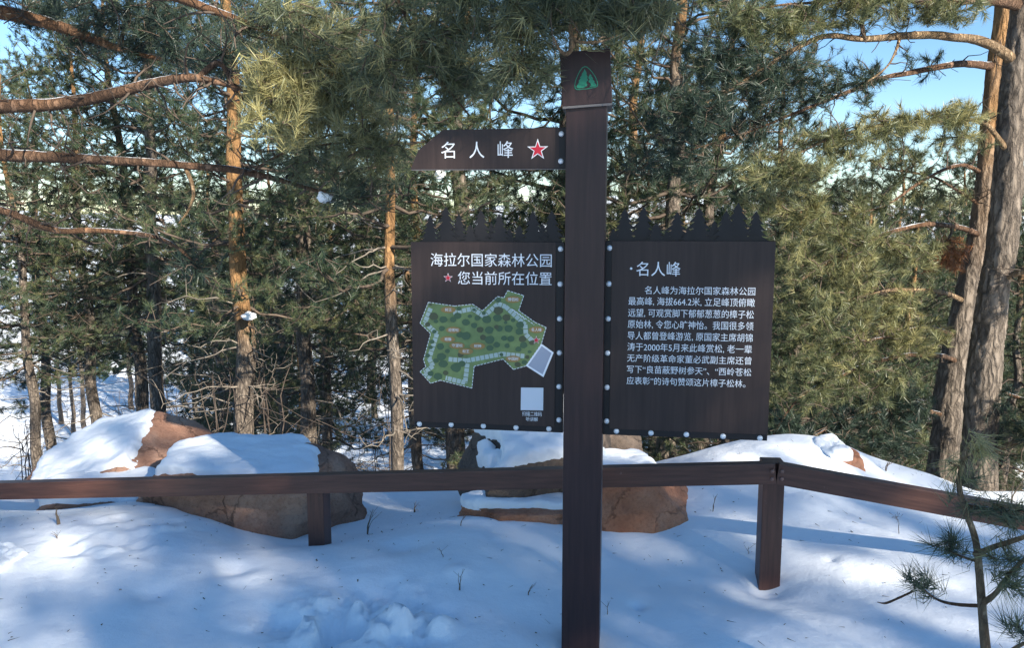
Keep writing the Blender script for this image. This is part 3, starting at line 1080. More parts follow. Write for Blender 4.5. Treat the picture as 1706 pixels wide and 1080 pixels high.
# ------------------------------------------------------------------ boulders
R_GREY = rock_mat('grey_pink_granite', [(.3, (.23, .115, .076)), (.5, (.36, .195, .13)), (.7, (.46, .29, .21))], .35, .75)
R_RED = rock_mat('red_granite', [(.3, (.27, .11, .062)), (.5, (.40, .175, .10)), (.72, (.48, .26, .17))], .25, .93)
R_DARK = rock_mat('dark_granite', [(.3, (.075, .06, .052)), (.5, (.13, .098, .078)), (.7, (.19, .135, .1))], .7)


def boulder(name, label, ctr, ax, planes, mat, yaw=0, seed=0, amp=.06, snow=None, sub=6, group=None):
    """faceted rock: an ellipsoid cut by planes (normal, offset) and roughened; snow = function(local x, y, ztop, slope)->thickness"""
    bm = bmesh.new()
    bmesh.ops.create_icosphere(bm, subdivisions=sub, radius=1)
    v = np.array([q.co[:] for q in bm.verts])
    r = np.ones(len(v)) * 1.15
    for nx_, ny_, nz_, h in planes:
        n_ = np.array([nx_, ny_, nz_], float); n_ /= np.linalg.norm(n_)
        c = v @ n_
        r = np.where(c > 1e-3, np.minimum(r, h / np.maximum(c, 1e-3)), r)
    v = v * r[:, None]
    v = v * (1 + amp * fbm(v * 1.6 + seed, 5, .52) + .25 * amp * -np.abs(fbm(v * 3.5 + seed + 9, 3)))[:, None]
    v = v * np.array(ax)
    c_, s_ = math.cos(yaw), math.sin(yaw)
    v = np.stack([v[:, 0] * c_ - v[:, 1] * s_, v[:, 0] * s_ + v[:, 1] * c_, v[:, 2]], 1)
    for q, co in zip(bm.verts, v): q.co = co
    for f in bm.faces: f.smooth = True
    root = empty(name, tuple(ctr))
    tag(root, label, 'boulder', group)
    me = bpy.data.meshes.new('rock')
    bm.to_mesh(me)
    bm.free()
    link('rock', me, mat, root)
    if snow:
        nz0, thick, g = snow
        nv = len(v)
        fa = np.array([p.vertices[:] for p in me.polygons])
        nz = np.array([q.normal[2] for q in me.vertices])
        ed = np.array([e.vertices[:] for e in me.edges])
        deg = np.bincount(ed.ravel(), minlength=nv) + 1.0
        nrmv = np.array([q.normal[:] for q in me.vertices])
        for _ in range(14):
            ac = nrmv.copy()
            np.add.at(ac, ed[:, 0], nrmv[ed[:, 1]]); np.add.at(ac, ed[:, 1], nrmv[ed[:, 0]])
            nrmv = ac / deg[:, None]
        nrmv /= np.linalg.norm(nrmv, axis=1)[:, None]
        f_ = np.minimum((nrmv[:, 2] - nz0) * 1.6, g(v[:, 0], v[:, 1], v[:, 2])) + .14 * fbm(v * 5 + seed, 4) + .07 * fbm(v * 19 + seed, 3)
        hgt_ = np.where(f_ > 0, thick * np.tanh(f_ / .11) * (1 + .3 * fbm(v * 5 + 3, 3)), np.maximum(thick * f_ / .11, -.03))
        sv = v + (nrmv * .55 + np.array([0, 0, .45])) * hgt_[:, None]
        keep = (f_[fa] > -.25).any(1)
        fk = fa[keep]
        used = np.unique(fk); rem = np.full(nv, -1); rem[used] = np.arange(len(used))
        link('snow_cap', mesh('snow_cap', sv[used], rem[fk], smooth=True), M['snow'], root)
    return root


boulder('boulder', 'rounded grey boulder with a long snow cap behind the short left fence post', P(416, 832, 4.62), (.63, .50, .32),
        [(0, 0, 1, .86), (.25, -.1, 1, .92), (1, -.1, .25, .93), (.9, -.5, -.1, .95), (0, -1, .12, .82), (-.5, -.8, .2, .9), (-1, 0, .35, .95), (0, 1, .3, .9)],
        R_GREY, .05, 3, .07, (.74, .042, lambda X, Y, Z: np.minimum((.40 - X - .4 * Y) * 3, (X + .55) * 3)))
boulder('boulder', 'big tilted boulder half under snow, farthest left and behind the rail', P(215, 822, 5.35), (.68, .55, .50),
        [(-.33, -.3, 1, .72), (.5, -.2, .9, .80), (1, 0, .12, .86), (.5, -.9, .1, .84), (-.3, -1, .0, .86), (-1, -.1, .25, .9), (0, 1, .3, .9)],
        R_GREY, -.05, 8, .06, (.76, .036, lambda X, Y, Z: (.13 - X - .25 * Y) * 3))
boulder('boulder', 'low grey ledge of rock poking out of snow below the tilted boulder', P(175, 848, 4.75), (.42, .3, .16),
        [(0, 0, 1, .8), (0, -1, .2, .85), (1, -.2, .2, .9), (-1, -.2, .3, .9)], R_GREY, .15, 5, .1,
        (.55,.05, lambda X, Y, Z: 1 + 0 * X))
boulder('boulder', 'layered dark boulder carrying thick snow, just left of the signpost', P(905, 800, 4.62), (.48, .47, .44),
        [(-.12, -.22, 1, .72), (-.8, -.2, .5, .84), (-1, -.3, -.1, .92), (0, -1, .1, .8), (1, -.2, .3, .9)],
        R_DARK, .1, 14, .09, (.56, .07, lambda X, Y, Z: (.45 - X) * 3))
boulder('boulder', 'flat brown rock slab low in the snow left of the signpost', P(885, 862, 4.22), (.36, .22, .095),
        [(0, 0, 1, .8), (0, -1, .15, .85), (-1, -.6, .2, .92)], R_RED, .08, 21, .12,
        (.6, .04, lambda X, Y, Z: (Y + .08) * 8))
boulder('boulder', 'sunlit reddish boulder with broken faces, right beside the signpost', P(1050, 866, 4.30), (.40, .36, .32),
        [(0, .1, 1, .92), (.95, -.35, .6, .84), (1, .1, -.1, .9), (.6, -1, .12, .86), (-.15, -1, .3, .86), (-1, 0, .2, .92)],
        R_RED, .0, 31, .05, (.8, .05, lambda X, Y, Z: (.16 - X) * 5))
boulder('boulder', 'dark upright boulder standing behind the red boulder, under the text board', P(1012, 790, 5.35), (.30, .3, .42),
        [(.5, -.1, .9, .85), (1, -.2, .1, .85), (0, -1, .1, .85), (-1, 0, .2, .9)], R_DARK, .2, 41, .09)
boulder('boulder', 'small pink rock sticking out of the snow mound at right', P(1396, 782, 4.98), (.16, .18, .145),
        [(-.1, -.1, 1, .85), (1, -.4, .1, .8), (-.2, -1, .1, .8), (-1, -.2, .2, .9)], R_RED, .25, 51, .06,
        (.35,.07, lambda X, Y, Z: (.03 - X) * 9))
boulder('boulder', 'small pinkish rock under snow at the left edge, nearest the viewer', P(-10, 975, 3.42), (.12, .15, .13),
        [(.2, 0, 1, .85), (1, -.2, .2, .85), (0, -1, .2, .85)], R_GREY, .1, 61, .09, (.5,.05, lambda X, Y, Z: 1 + 0 * X))


# ------------------------------------------------------------------ pines traced limb by limb
class Pine:
    """a pine with traced trunk and limbs, given as (px, py, Y, diameter px)"""
    def __init__(s, label, seed, dens=1.6, crown='needle'):
        s.crown = crown; s.tmat = 'bark'
        s.dens = dens
        s.rng = np.random.default_rng(seed); s.seed = seed
        s.sk = Skel(); s.limbs = []; s.ids = []; s.label = label; s.trunks = []; s.extra = []; s.bare = []

    def trunk(s, pts, orange_z, sides=40, sub=14, bumpy=.16, bscale=14):
        p = np.array([P(a, b, Y) for a, b, Y, d in pts]); r = np.array([PX(d, Y) / 2 * .92 for a, b, Y, d in pts])
        pr = catmull(np.column_stack([p, r]), sub)
        s.tpath = pr
        v, t, q = tube(pr[:, :3], pr[:, 3], sides, bumpy, bscale, s.seed)
        og = sstep(orange_z - .7, orange_z + .7, v[:, 2] + .5 * vnoise(v * 1.7 + 3)) * np.clip(.75 + .5 * vnoise(v * 3 + 8), 0, 1)
        s.trunks.append(mesh('trunk', v, t, q, {'orange': og}, True))

    def limb(s, pts, mat='bark_limb', sub=7, orange=.3, name='limb', wob=.012, keep=True, side=True):
        p = np.array([P(a, b, Y) for a, b, Y, d in pts]); r = np.array([PX(d, Y) / 2 for a, b, Y, d in pts])
        pr = catmull(np.column_stack([p, r]), sub)
        k = np.linspace(0, 1, len(pr))
        pr[:, :3] += wob * np.stack([vnoise(pr[:, :3] * 4 + s.seed + q) for q in (1, 5, 9)], 1) * np.sin(k * np.pi)[:, None]
        v, t, q = tube(pr[:, :3], np.maximum(pr[:, 3], .0015), 10, .10, 22, s.seed)
        s.limbs.append((name, mesh(name, v, t, q, {'orange': np.clip(orange + .4 * vnoise(v * 5), 0, 1)}, True), mat))
        if keep:
            ids = s.sk.path(pr[:, :3], list(pr[:, 3]))
            s.ids += ids
            if side and s.tmat == 'bark' and len(pts) > 3:
                tot = float(np.linalg.norm(np.diff(pr[:, :3], axis=0), axis=1).sum())
                m_ = int(tot * 12)
                bi = s.rng.integers(int(len(ids) * .15), len(ids), m_)
                for q in bi:
                    hs_ = s.rng.normal(size=3); hs_ /= np.linalg.norm(hs_)
                    ln_ = s.rng.uniform(.05, .28)
                    b0 = pr[q, :3]
                    p1 = b0 + hs_ * ln_ * .5 + s.rng.normal(size=3) * .02; p2 = p1 + hs_ * ln_ * .5 + s.rng.normal(size=3) * .03
                    rr = min(.005, pr[q, 3] * .5)
                    i2 = s.sk.path([p1, p2], [rr, rr * .55], ids[q])
                    s.bare += i2
                    if s.rng.random() < .6:
                        s.bare += s.sk.path([p1 + s.rng.normal(size=3) * ln_ * .45], [rr * .4], i2[0])
            return ids

    def clump(s, px, py, Y, rx, ry, n, depth=None, tone=.45, kind='needle', cand=None, up=.3, bf=.3):
        n = int(n * s.dens)
        c = P(px, py, Y)
        d = s.rng.normal(size=(n, 3)); d /= np.linalg.norm(d, axis=1)[:, None]
        d *= (s.rng.random(n) ** .42)[:, None]
        ext = np.array([PX(rx, Y), depth if depth else PX((rx + ry) / 2, Y), PX(ry, Y)])
        new = s.sk.attach(c + d * ext, cand or s.ids, bf)
        s.extra.append((new, tone, kind, up))
        return new

    def finish(s, cnt, ln, wd, shoot=(.09, .17), r0=.0028, name='pine_tree', basept=None, twigmat='twig', group=None):
        base = basept if basept is not None else s.tpath[0, :3]
        root = empty(name, tuple(base))
        tag(root, s.label, 'pine tree', group)
        off = Vector(base)
        for m_ in s.trunks: link('trunk', m_, M[s.tmat], root).location = -off
        for nm, m_, mt in s.limbs: link(nm, m_, M[mt], root).location = -off
        allt = [i for e in s.extra for i in e[0]]
        if allt:
            v, t, q = s.sk.twigs(r0, allt + s.bare)
            link('twigs', mesh('twigs', v, t, q), M[twigmat], root).location = -off
            for kind in ('needle', 'needle_dark', 'needle_dead'):
                parts = [e for e in s.extra if e[2] == kind]
                VV, TT, NN, o_ = [], [], [], 0
                for ids, tone, _, up in parts:
                    pos, dr = dirs_of(s.sk, ids, s.rng, up, .4)
                    tn = np.full(len(ids), tone) + s.rng.normal(size=len(ids)) * .15
                    V, T, N = needles(s.rng, pos, dr, s.rng.uniform(*shoot, len(ids)), cnt, ln, wd, tn)
                    VV.append(V); TT.append(T + o_); NN.append(N); o_ += len(V)
                if VV:
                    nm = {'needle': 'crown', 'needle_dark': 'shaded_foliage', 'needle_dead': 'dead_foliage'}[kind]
                    if kind == 'needle_dark': nm = 'shade_toned_foliage'
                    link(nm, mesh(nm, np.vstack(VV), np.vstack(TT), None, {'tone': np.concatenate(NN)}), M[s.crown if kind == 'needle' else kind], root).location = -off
        return root


# --- pine standing just outside the frame at left, its limbs reach across the top of the picture
L = Pine('near pine at the left edge whose long bare limbs and needle sprays reach across', 5, 1.0, 'needle_near_lit')
L.trunk([(-390, 1010, 4.0, 130), (-380, 800, 4.0, 110), (-372, 500, 4.0, 104), (-365, 200, 4.0, 98), (-372, -150, 4.0, 88), (-350, -500, 4.0, 76), (-360, -1000, 4.0, 55), (-350, -1500, 4.0, 30), (-340, -1900, 4.0, 8)], 2.6)
l1 = L.limb([(-372, 240, 4.0, 44), (-150, 195, 3.9, 28), (0, 178, 3.8, 23), (130, 171, 3.75, 20), (200, 156, 3.7, 18), (270, 138, 3.65, 15), (330, 130, 3.6, 13), (390, 141, 3.55, 9), (440, 160, 3.5, 6), (500, 165, 3.45, 4)])
l1b = L.limb([(330, 130, 3.6, 9), (348, 112, 3.58, 10), (364, 101, 3.55, 9), (378, 118, 3.55, 7), (392, 150, 3.5, 6), (440, 190, 3.5, 4), (520, 230, 3.55, 3)], orange=.1)
l2 = L.limb([(-372, 235, 4.0, 38), (-150, 247, 3.95, 25), (0, 257, 3.9, 21), (110, 262, 3.88, 18), (250, 273, 3.85, 14), (370, 281, 3.85, 12), (430, 293, 3.85, 11), (480, 304, 3.85, 8), (540, 320, 3.85, 6), (620, 332, 3.85, 4)])
L.limb([(308, 278, 3.86, 7), (318, 300, 3.84, 7), (322, 325, 3.84, 6), (313, 350, 3.84, 4), (298, 372, 3.84, 2)], mat='bark_pale', keep=False)
l2b = L.limb([(420, 288, 3.85, 6), (450, 268, 3.8, 5), (500, 250, 3.75, 4), (580, 235, 3.7, 3), (650, 215, 3.65, 2)])
l3 = L.limb([(-375, 300, 4.1, 30), (-150, 320, 4.15, 18), (0, 352, 4.2, 13), (60, 372, 4.2, 12), (100, 383, 4.22, 11), (180, 385, 4.25, 9), (260, 395, 4.3, 7), (310, 425, 4.3, 5), (350, 470, 4.3, 3)])
l4 = L.limb([(-365, -40, 4.0, 40), (-150, -10, 4.1, 30), (-20, 15, 4.15, 24), (90, 42, 4.15, 19), (180, 75, 4.2, 12), (250, 95, 4.2, 7), (330, 110, 4.2, 4)], orange=.8)
l5 = L.limb([(-362, -120, 4.0, 40), (0, -80, 3.7, 28), (200, -30, 3.6, 20), (330, 8, 3.5, 14), (420, 40, 3.45, 9), (500, 80, 3.4, 6), (560, 130, 3.4, 4)], orange=.8)
l6 = L.limb([(-360, -330, 4.0, 44), (0, -260, 3.5, 34), (350, -150, 3.1, 26), (600, -70, 2.9, 18), (800, -30, 2.75, 12), (930, -22, 2.68, 9), (1040, -10, 2.66, 6), (1120, 15, 2.7, 4)], orange=.5)
l6b = L.limb([(600, -70, 2.9, 12), (660, 0, 3.0, 9), (700, 70, 3.05, 7), (740, 140, 3.1, 5), (780, 190, 3.15, 3)])
l6c = L.limb([(860, -25, 2.72, 8), (862, 40, 2.75, 6), (870, 100, 2.8, 4), (880, 150, 2.85, 3)])
l6d = L.limb([(940, -22, 2.68, 9), (949, 20, 2.68, 7), (947, 50, 2.68, 7), (950, 75, 2.66, 8), (941, 90, 2.64, 7), (930, 82, 2.64, 5), (922, 60, 2.66, 3)], mat='bark_pale', sub=8, side=False)
L.limb([(947, 62, 2.67, 5), (965, 70, 2.66, 5), (1000, 68, 2.66, 4), (1030, 58, 2.66, 2)], mat='bark_pale', side=False)
hi = L.limb([(-355, -700, 4.0, 34), (100, -800, 3.6, 24), (500, -760, 3.4, 14), (800, -720, 3.3, 7)])
hj = L.limb([(-355, -600, 4.0, 34), (-300, -640, 3.0, 26), (-100, -660, 2.2, 14), (100, -640, 1.9, 7)])
K = L.clump
K(485, 130, 3.42, 80, 50, 105, tone=1.0, cand=l1 + l1b)  # top tone stands in for sunlight on this spray
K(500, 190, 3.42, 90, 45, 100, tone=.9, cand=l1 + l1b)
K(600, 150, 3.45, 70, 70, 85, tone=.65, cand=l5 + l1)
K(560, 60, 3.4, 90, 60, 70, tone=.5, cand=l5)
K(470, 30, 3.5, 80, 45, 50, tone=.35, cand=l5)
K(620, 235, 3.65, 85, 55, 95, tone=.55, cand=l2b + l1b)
K(520, 275, 3.8, 80, 40, 40, tone=.35, cand=l2 + l2b)
K(620, 315, 3.85, 75, 30, 40, tone=.2, cand=l2)
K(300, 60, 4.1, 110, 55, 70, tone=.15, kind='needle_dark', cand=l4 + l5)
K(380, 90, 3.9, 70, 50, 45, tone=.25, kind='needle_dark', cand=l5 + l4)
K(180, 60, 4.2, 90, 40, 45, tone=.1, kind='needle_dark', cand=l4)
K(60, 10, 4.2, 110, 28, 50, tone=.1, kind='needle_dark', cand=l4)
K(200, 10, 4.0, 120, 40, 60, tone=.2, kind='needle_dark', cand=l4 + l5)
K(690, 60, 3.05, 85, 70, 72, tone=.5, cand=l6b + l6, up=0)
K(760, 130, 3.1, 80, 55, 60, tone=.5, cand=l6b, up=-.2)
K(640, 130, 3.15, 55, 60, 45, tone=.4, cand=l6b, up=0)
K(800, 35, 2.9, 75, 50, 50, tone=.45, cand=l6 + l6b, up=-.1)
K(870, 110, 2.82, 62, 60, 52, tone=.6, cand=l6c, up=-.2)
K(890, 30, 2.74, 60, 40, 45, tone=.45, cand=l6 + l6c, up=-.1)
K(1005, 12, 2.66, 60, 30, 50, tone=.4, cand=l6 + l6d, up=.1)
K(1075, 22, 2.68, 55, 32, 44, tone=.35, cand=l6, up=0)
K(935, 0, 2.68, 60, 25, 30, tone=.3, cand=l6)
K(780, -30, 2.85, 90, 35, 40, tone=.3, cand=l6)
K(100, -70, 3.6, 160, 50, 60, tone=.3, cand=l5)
K(330, 440, 4.3, 50, 40, 16, tone=.3, kind='needle_dark', cand=l3)
K(700, -760, 3.3, 260, 150, 110, tone=.4, cand=hi)
K(200, -830, 3.6, 260, 150, 110, tone=.4, cand=hi)
K(-350, -1550, 4.0, 330, 330, 160, tone=.4, cand=hi + hj, bf=.1)
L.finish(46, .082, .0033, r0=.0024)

# --- pair of old pines at right
RT = Pine('thick grey pine at the right edge with a long pale limb reaching left', 9)
RT.trunk([(1632, 900, 7.0, 74), (1631, 800, 7.0, 62), (1632, 730, 7.0, 57), (1639, 622, 7.0, 55), (1648, 540, 7.0, 52), (1656, 474, 7.0, 50), (1668, 417, 7.0, 51), (1680, 292, 7.0, 46), (1692, 125, 7.0, 44), (1706, 0, 7.0, 40), (1716, -300, 7.0, 34), (1725, -700, 7.0, 24), (1730, -1000, 7.0, 8)], 3.6, 48, 24, .17, 15)
a1 = RT.limb([(1694, 108, 7.0, 22), (1672, 88, 6.95, 17), (1640, 70, 6.9, 15), (1590, 60, 6.8, 13), (1500, 60, 6.7, 12), (1430, 64, 6.6, 10), (1380, 60, 6.5, 9), (1335, 76, 6.4, 8), (1262, 120, 6.3, 6), (1190, 165, 6.2, 4), (1110, 190, 6.1, 2.5)], mat='bark_pale')
a1b = RT.limb([(1440, 64, 6.6, 7), (1437, 40, 6.5, 7), (1445, 20, 6.4, 5), (1420, -20, 6.3, 4), (1330, -30, 6.2, 3)], mat='bark_pale')
a1c = RT.limb([(1500, 60, 6.7, 6), (1492, 85, 6.6, 4), (1470, 120, 6.5, 3), (1420, 150, 6.4, 2)], mat='bark_pale')
a2 = RT.limb([(1706, 10, 7.0, 20), (1640, 0, 6.8, 12), (1560, 5, 6.6, 9), (1450, -5, 6.4, 6), (1330, 5, 6.2, 4), (1220, 20, 6.1, 3)])
a3 = RT.limb([(1684, 262, 7.0, 10), (1640, 205, 6.8, 7), (1580, 200, 6.6, 6), (1500, 205, 6.4, 5), (1400, 225, 6.3, 4), (1300, 270, 6.2, 3)], mat='bark_pale')
a4 = RT.limb([(1660, 470, 7.0, 12), (1700, 455, 6.8, 10), (1760, 440, 6.6, 8), (1850, 450, 6.5, 4)], mat='bark_pale')
a5 = RT.limb([(1645, 640, 7.0, 8), (1690, 660, 6.9, 6), (1760, 680, 6.8, 4)])
a6 = RT.limb([(1640, 760, 7.0, 12), (1675, 745, 6.8, 9), (1720, 735, 6.6, 7), (1800, 720, 6.5, 4)], mat='bark_pale')
ah = RT.limb([(1716, -300, 7.0, 16), (1600, -380, 6.5, 10), (1450, -420, 6.2, 5)])
ai = RT.limb([(1718, -380, 7.0, 16), (1850, -460, 6.6, 10), (2000, -500, 6.4, 5)])
K = RT.clump
for c in [(1250, 35, 6.15, 75, 40, 50, .4), (1400, 15, 6.3, 100, 30, 60, .5), (1560, 18, 6.6, 85, 28, 50, .55), (1330, 40, 6.2, 70, 30, 30, .5), (1460, 0, 6.4, 60, 25, 25, .5)]:
    K(*c[:6], tone=c[6], cand=a2 + a1b)
for c in [(1240, 120, 6.25, 80, 45, 55, .3), (1150, 185, 6.1, 85, 45, 60, .25), (1330, 120, 6.35, 60, 40, 28, .3), (1190, 90, 6.2, 60, 45, 40, .3), (1400, 130, 6.45, 60, 45, 20, .35)]:
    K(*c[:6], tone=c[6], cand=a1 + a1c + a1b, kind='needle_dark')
for c in [(1590, 195, 6.6, 60, 24, 34, .85), (1490, 205, 6.4, 80, 28, 45, .75), (1400, 235, 6.3, 80, 30, 45, .6), (1310, 285, 6.2, 90, 35, 55, .6)]:
    K(*c[:6], tone=c[6], cand=a3)
for c in [(1800, 440, 6.5, 70, 50, 40, .5), (1760, 690, 6.7, 60, 50, 40, .2), (1740, 720, 6.6, 60, 40, 30, .2)]:
    K(*c[:6], tone=c[6], cand=a4 + a5 + a6)
K(1680, 690, 6.8, 40, 60, 26, tone=.2, kind='needle_dark', cand=a5)
K(1550, -400, 6.4, 200, 130, 120, tone=.5, cand=ah)
K(1950, -480, 6.4, 200, 130, 120, tone=.5, cand=ai)
K(1730, -850, 7.0, 260, 260, 200, tone=.5, cand=ah + ai, bf=.1)
K(1600, 235, 6.7, 60, 25, 16, tone=.6, cand=a3)
RT.finish(66, .09, .0044, shoot=(.10, .18), r0=.003)

RB = Pine('leaning old pine just left of and behind the thick grey pine', 13, 1.3)
RB.trunk([(1566, 900, 7.7, 74), (1568, 810, 7.7, 60), (1572, 770, 7.7, 52), (1580, 659, 7.7, 47), (1591, 585, 7.7, 42), (1605, 511, 7.7, 37), (1622, 430, 7.7, 34), (1634, 370, 7.7, 33), (1643, 271, 7.7, 30), (1656, 125, 7.7, 28), (1672, 20, 7.7, 30), (1682, -200, 7.7, 24), (1690, -600, 7.7, 8)], 1.9, 44, 22, .16, 15)
b1 = RB.limb([(1655, 110, 7.7, 14), (1600, 106, 7.4, 11), (1540, 115, 7.2, 10), (1470, 130, 7.0, 8), (1400, 158, 6.9, 7), (1330, 185, 6.8, 5), (1260, 215, 6.7, 4), (1150, 250, 6.6, 2.5)])
b2 = RB.limb([(1640, 290, 7.7, 8), (1600, 275, 7.6, 6), (1540, 300, 7.4, 5), (1480, 340, 7.3, 4), (1430, 355, 7.2, 3)])
b2b = RB.limb([(1645, 350, 7.7, 7), (1600, 320, 7.6, 4), (1550, 295, 7.5, 4), (1470, 280, 7.4, 3)])
b3 = RB.limb([(1640, 395, 7.7, 10), (1600, 380, 7.5, 9), (1540, 374, 7.3, 8), (1470, 390, 7.1, 7), (1400, 425, 7.0, 5), (1330, 470, 6.9, 3)])
b4 = RB.limb([(1608, 503, 7.7, 9), (1570, 487, 7.4, 8), (1510, 484, 7.2, 7), (1450, 490, 7.0, 4), (1380, 510, 6.9, 3)], mat='bark_pale')
b5 = RB.limb([(1600, 605, 7.7, 9), (1560, 592, 7.4, 8), (1480, 597, 7.2, 7), (1400, 625, 7.0, 6), (1330, 665, 6.8, 4), (1285, 730, 6.7, 3)])
b6 = RB.limb([(1575, 692, 7.7, 8), (1530, 684, 7.4, 7), (1480, 684, 7.3, 6), (1410, 700, 7.1, 4), (1350, 730, 7.0, 3)])
b7 = RB.limb([(1595, 560, 7.7, 7), (1540, 545, 7.3, 6), (1480, 560, 7.1, 4), (1400, 575, 6.9, 3)])
bh = RB.limb([(1682, -200, 7.7, 12), (1800, -300, 7.5, 8), (1900, -330, 7.4, 4)])
K = RB.clump
for c in [(1220, 210, 6.7, 90, 45, 55, .2), (1130, 260, 6.6, 90, 50, 60, .2), (1330, 170, 6.85, 60, 35, 22, .3), (1430, 130, 7.0, 50, 40, 16, .35), (1530, 110, 7.2, 40, 30, 8, .4)]:
    K(*c[:6], tone=c[6], cand=b1, kind='needle_dark')
for c in [(1480, 300, 7.4, 60, 40, 22, .45), (1430, 340, 7.3, 70, 30, 30, .4), (1300, 340, 7.1, 90, 40, 60, .65), (1390, 385, 7.0, 90, 45, 70, .6), (1500, 420, 7.2, 80, 40, 60, .6), (1320, 440, 6.9, 70, 50, 50, .6), (1420, 455, 7.0, 80, 40, 60, .65)]:
    K(*c[:6], tone=c[6], cand=b3 + b2 + b2b)
for c in [(1390, 510, 6.9, 80, 35, 55, .6), (1490, 500, 7.2, 70, 35, 45, .7), (1340, 540, 6.85, 60, 50, 45, .5)]:
    K(*c[:6], tone=c[6], cand=b4)
for c in [(1500, 560, 7.1, 90, 40, 65, .75), (1400, 590, 6.9, 80, 40, 55, .55), (1450, 640, 7.1, 80, 45, 55, .4), (1340, 640, 6.85, 60, 60, 50, .4)]:
    K(*c[:6], tone=c[6], cand=b7 + b5)
for c in [(1440, 700, 7.15, 90, 40, 70, .2), (1370, 730, 7.0, 80, 30, 50, .15), (1510, 670, 7.3, 50, 40, 40, .25), (1300, 710, 6.75, 40, 40, 22, .25), (1490, 740, 7.2, 60, 25, 30, .2)]:
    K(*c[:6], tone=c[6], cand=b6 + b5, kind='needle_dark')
K(1578, 425, 7.4, 36, 26, 34, tone=.6, kind='needle_dead', cand=b3)
K(1850, -320, 7.5, 180, 120, 90, tone=.5, cand=bh)
K(1560, 330, 7.5, 60, 30, 22, tone=.5, cand=b2 + b2b)
K(1500, 262, 7.4, 50, 26, 12, tone=.5, cand=b2 + b2b)
RB.finish(68, .09, .0045, shoot=(.10, .18), r0=.003)

# --- young pine close to the camera at right
SP = Pine('young pine sapling with needle tufts in front of the fence at lower right', 21, 1.0, 'needle_near_lit')
SP.tmat = 'bark_pale'
SP.trunk([(1660, 1330, 2.2, 25), (1652, 1180, 2.2, 21), (1640, 1060, 2.2, 17), (1632, 960, 2.2, 14), (1625, 900, 2.2, 12), (1608, 850, 2.2, 11), (1598, 810, 2.2, 9.5), (1604, 770, 2.2, 9), (1612, 742, 2.2, 8)], 9, 14, 8, .06, 30)
s1 = SP.limb([(1624, 925, 2.2, 11), (1660, 912, 2.15, 9), (1706, 895, 2.1, 8), (1790, 860, 2.05, 5)], mat='bark_pale')
s2 = SP.limb([(1637, 1005, 2.2, 11), (1662, 985, 2.15, 9), (1690, 950, 2.1, 8), (1740, 900, 2.05, 5)], mat='bark_pale')
s3 = SP.limb([(1634, 1010, 2.2, 7), (1590, 1003, 2.28, 6), (1560, 995, 2.34, 5), (1532, 975, 2.4, 4)], mat='bark_limb')
s4 = SP.limb([(1522, 985, 2.42, 4), (1500, 995, 2.44, 4), (1478, 1005, 2.46, 4), (1462, 1004, 2.46, 2)], mat='bark_limb')
s5 = SP.limb([(1626, 935, 2.2, 6), (1600, 925, 2.25, 5), (1575, 915, 2.3, 4)], mat='bark_limb')
s6 = SP.limb([(1604, 840, 2.2, 6), (1640, 850, 2.2, 5), (1690, 856, 2.2, 4), (1760, 850, 2.2, 3)], mat='bark_limb')
s7 = SP.limb([(1606, 762, 2.2, 5), (1625, 752, 2.18, 4), (1645, 748, 2.15, 3)], mat='bark_pale')
s8 = SP.limb([(1600, 790, 2.2, 4), (1590, 780, 2.2, 3), (1582, 772, 2.2, 2)], mat='bark_pale')
s9 = SP.limb([(1655, 1120, 2.2, 8), (1690, 1080, 2.1, 7), (1740, 1060, 2.05, 5)], mat='bark_pale')
K = SP.clump
K(1530, 970, 2.4, 34, 24, 10, tone=.3, cand=s3, up=.4)
K(1580, 905, 2.3, 40, 26, 11, tone=.25, cand=s5, up=0)
K(1640, 850, 2.2, 40, 18, 8, tone=.3, cand=s6, up=0)
K(1690, 860, 2.18, 50, 25, 11, tone=.3, cand=s6, up=0)
K(1640, 752, 2.16, 18, 8, 5, tone=.95, cand=s7, up=-.2)
K(1585, 778, 2.2, 12, 8, 3, tone=.9, cand=s8, up=-.2)
K(1680, 925, 2.12, 44, 26, 9, tone=.45, cand=s1, up=0)
K(1700, 975, 2.1, 40, 28, 9, tone=.4, cand=s2, up=0)
K(1690, 1040, 2.1, 40, 25, 6, tone=.4, cand=s9 + s2)
K(1620, 800, 2.2, 26, 26, 4, tone=.5, cand=s6)
SP.finish(36, .085, .0022, shoot=(.05, .10), r0=.0016, name='pine_sapling')

# ------------------------------------------------------------------ the forest on the slope behind
place_px(VAR[3], 392, 10.2, .4, -420, 'pine with an orange sunlit upper trunk rising behind the snow capped boulders')
place_px(VAR[5], 660, 9.2, 2.2, -480, 'grey trunked pine between the left boulders and the map board')
place_px(VAR[6], 26, 12.5, 1.1, 120, 'shaded pine with dark trunk at the far left behind the boulders')
place_px(VAR[6], 140, 14.0, 3.3, 20, 'sunlit pine over the tilted boulder, left of the orange trunk')
place_px(VAR[6], 275, 13.5, 5.0, -260, 'tall dense pine left of the orange trunked pine')
place_px(VAR[6], 520, 13.5, 3.9, -300, 'dense dark pine right of the orange trunked pine')
place_px(VAR[1], 790, 12.5, 1.7, -420, 'big pine directly behind the map board')
place_px(VAR[0], 960, 13.5, 4.4, -380, 'tall pine hidden behind the signpost')
place_px(VAR[0], 1110, 11.5, 2.9, -330, 'dark tall pine rising behind the text board')
place_px(VAR[1], 1205, 13.0, 1.9, -160, 'tall leafy pine standing right behind the fir cut-outs of the text board')
place_px(VAR[0], 1060, 17.0, 5.1, -120, 'pine just right of the signpost, its top lost among the boughs')
place_px(VAR[1], 1295, 18.0, 3.4, 70, 'pine whose crown reaches the long pale limb at right')
place_px(VAR[5], 690, 12.5, .7, -200, 'slim orange trunked pine left of the map board')
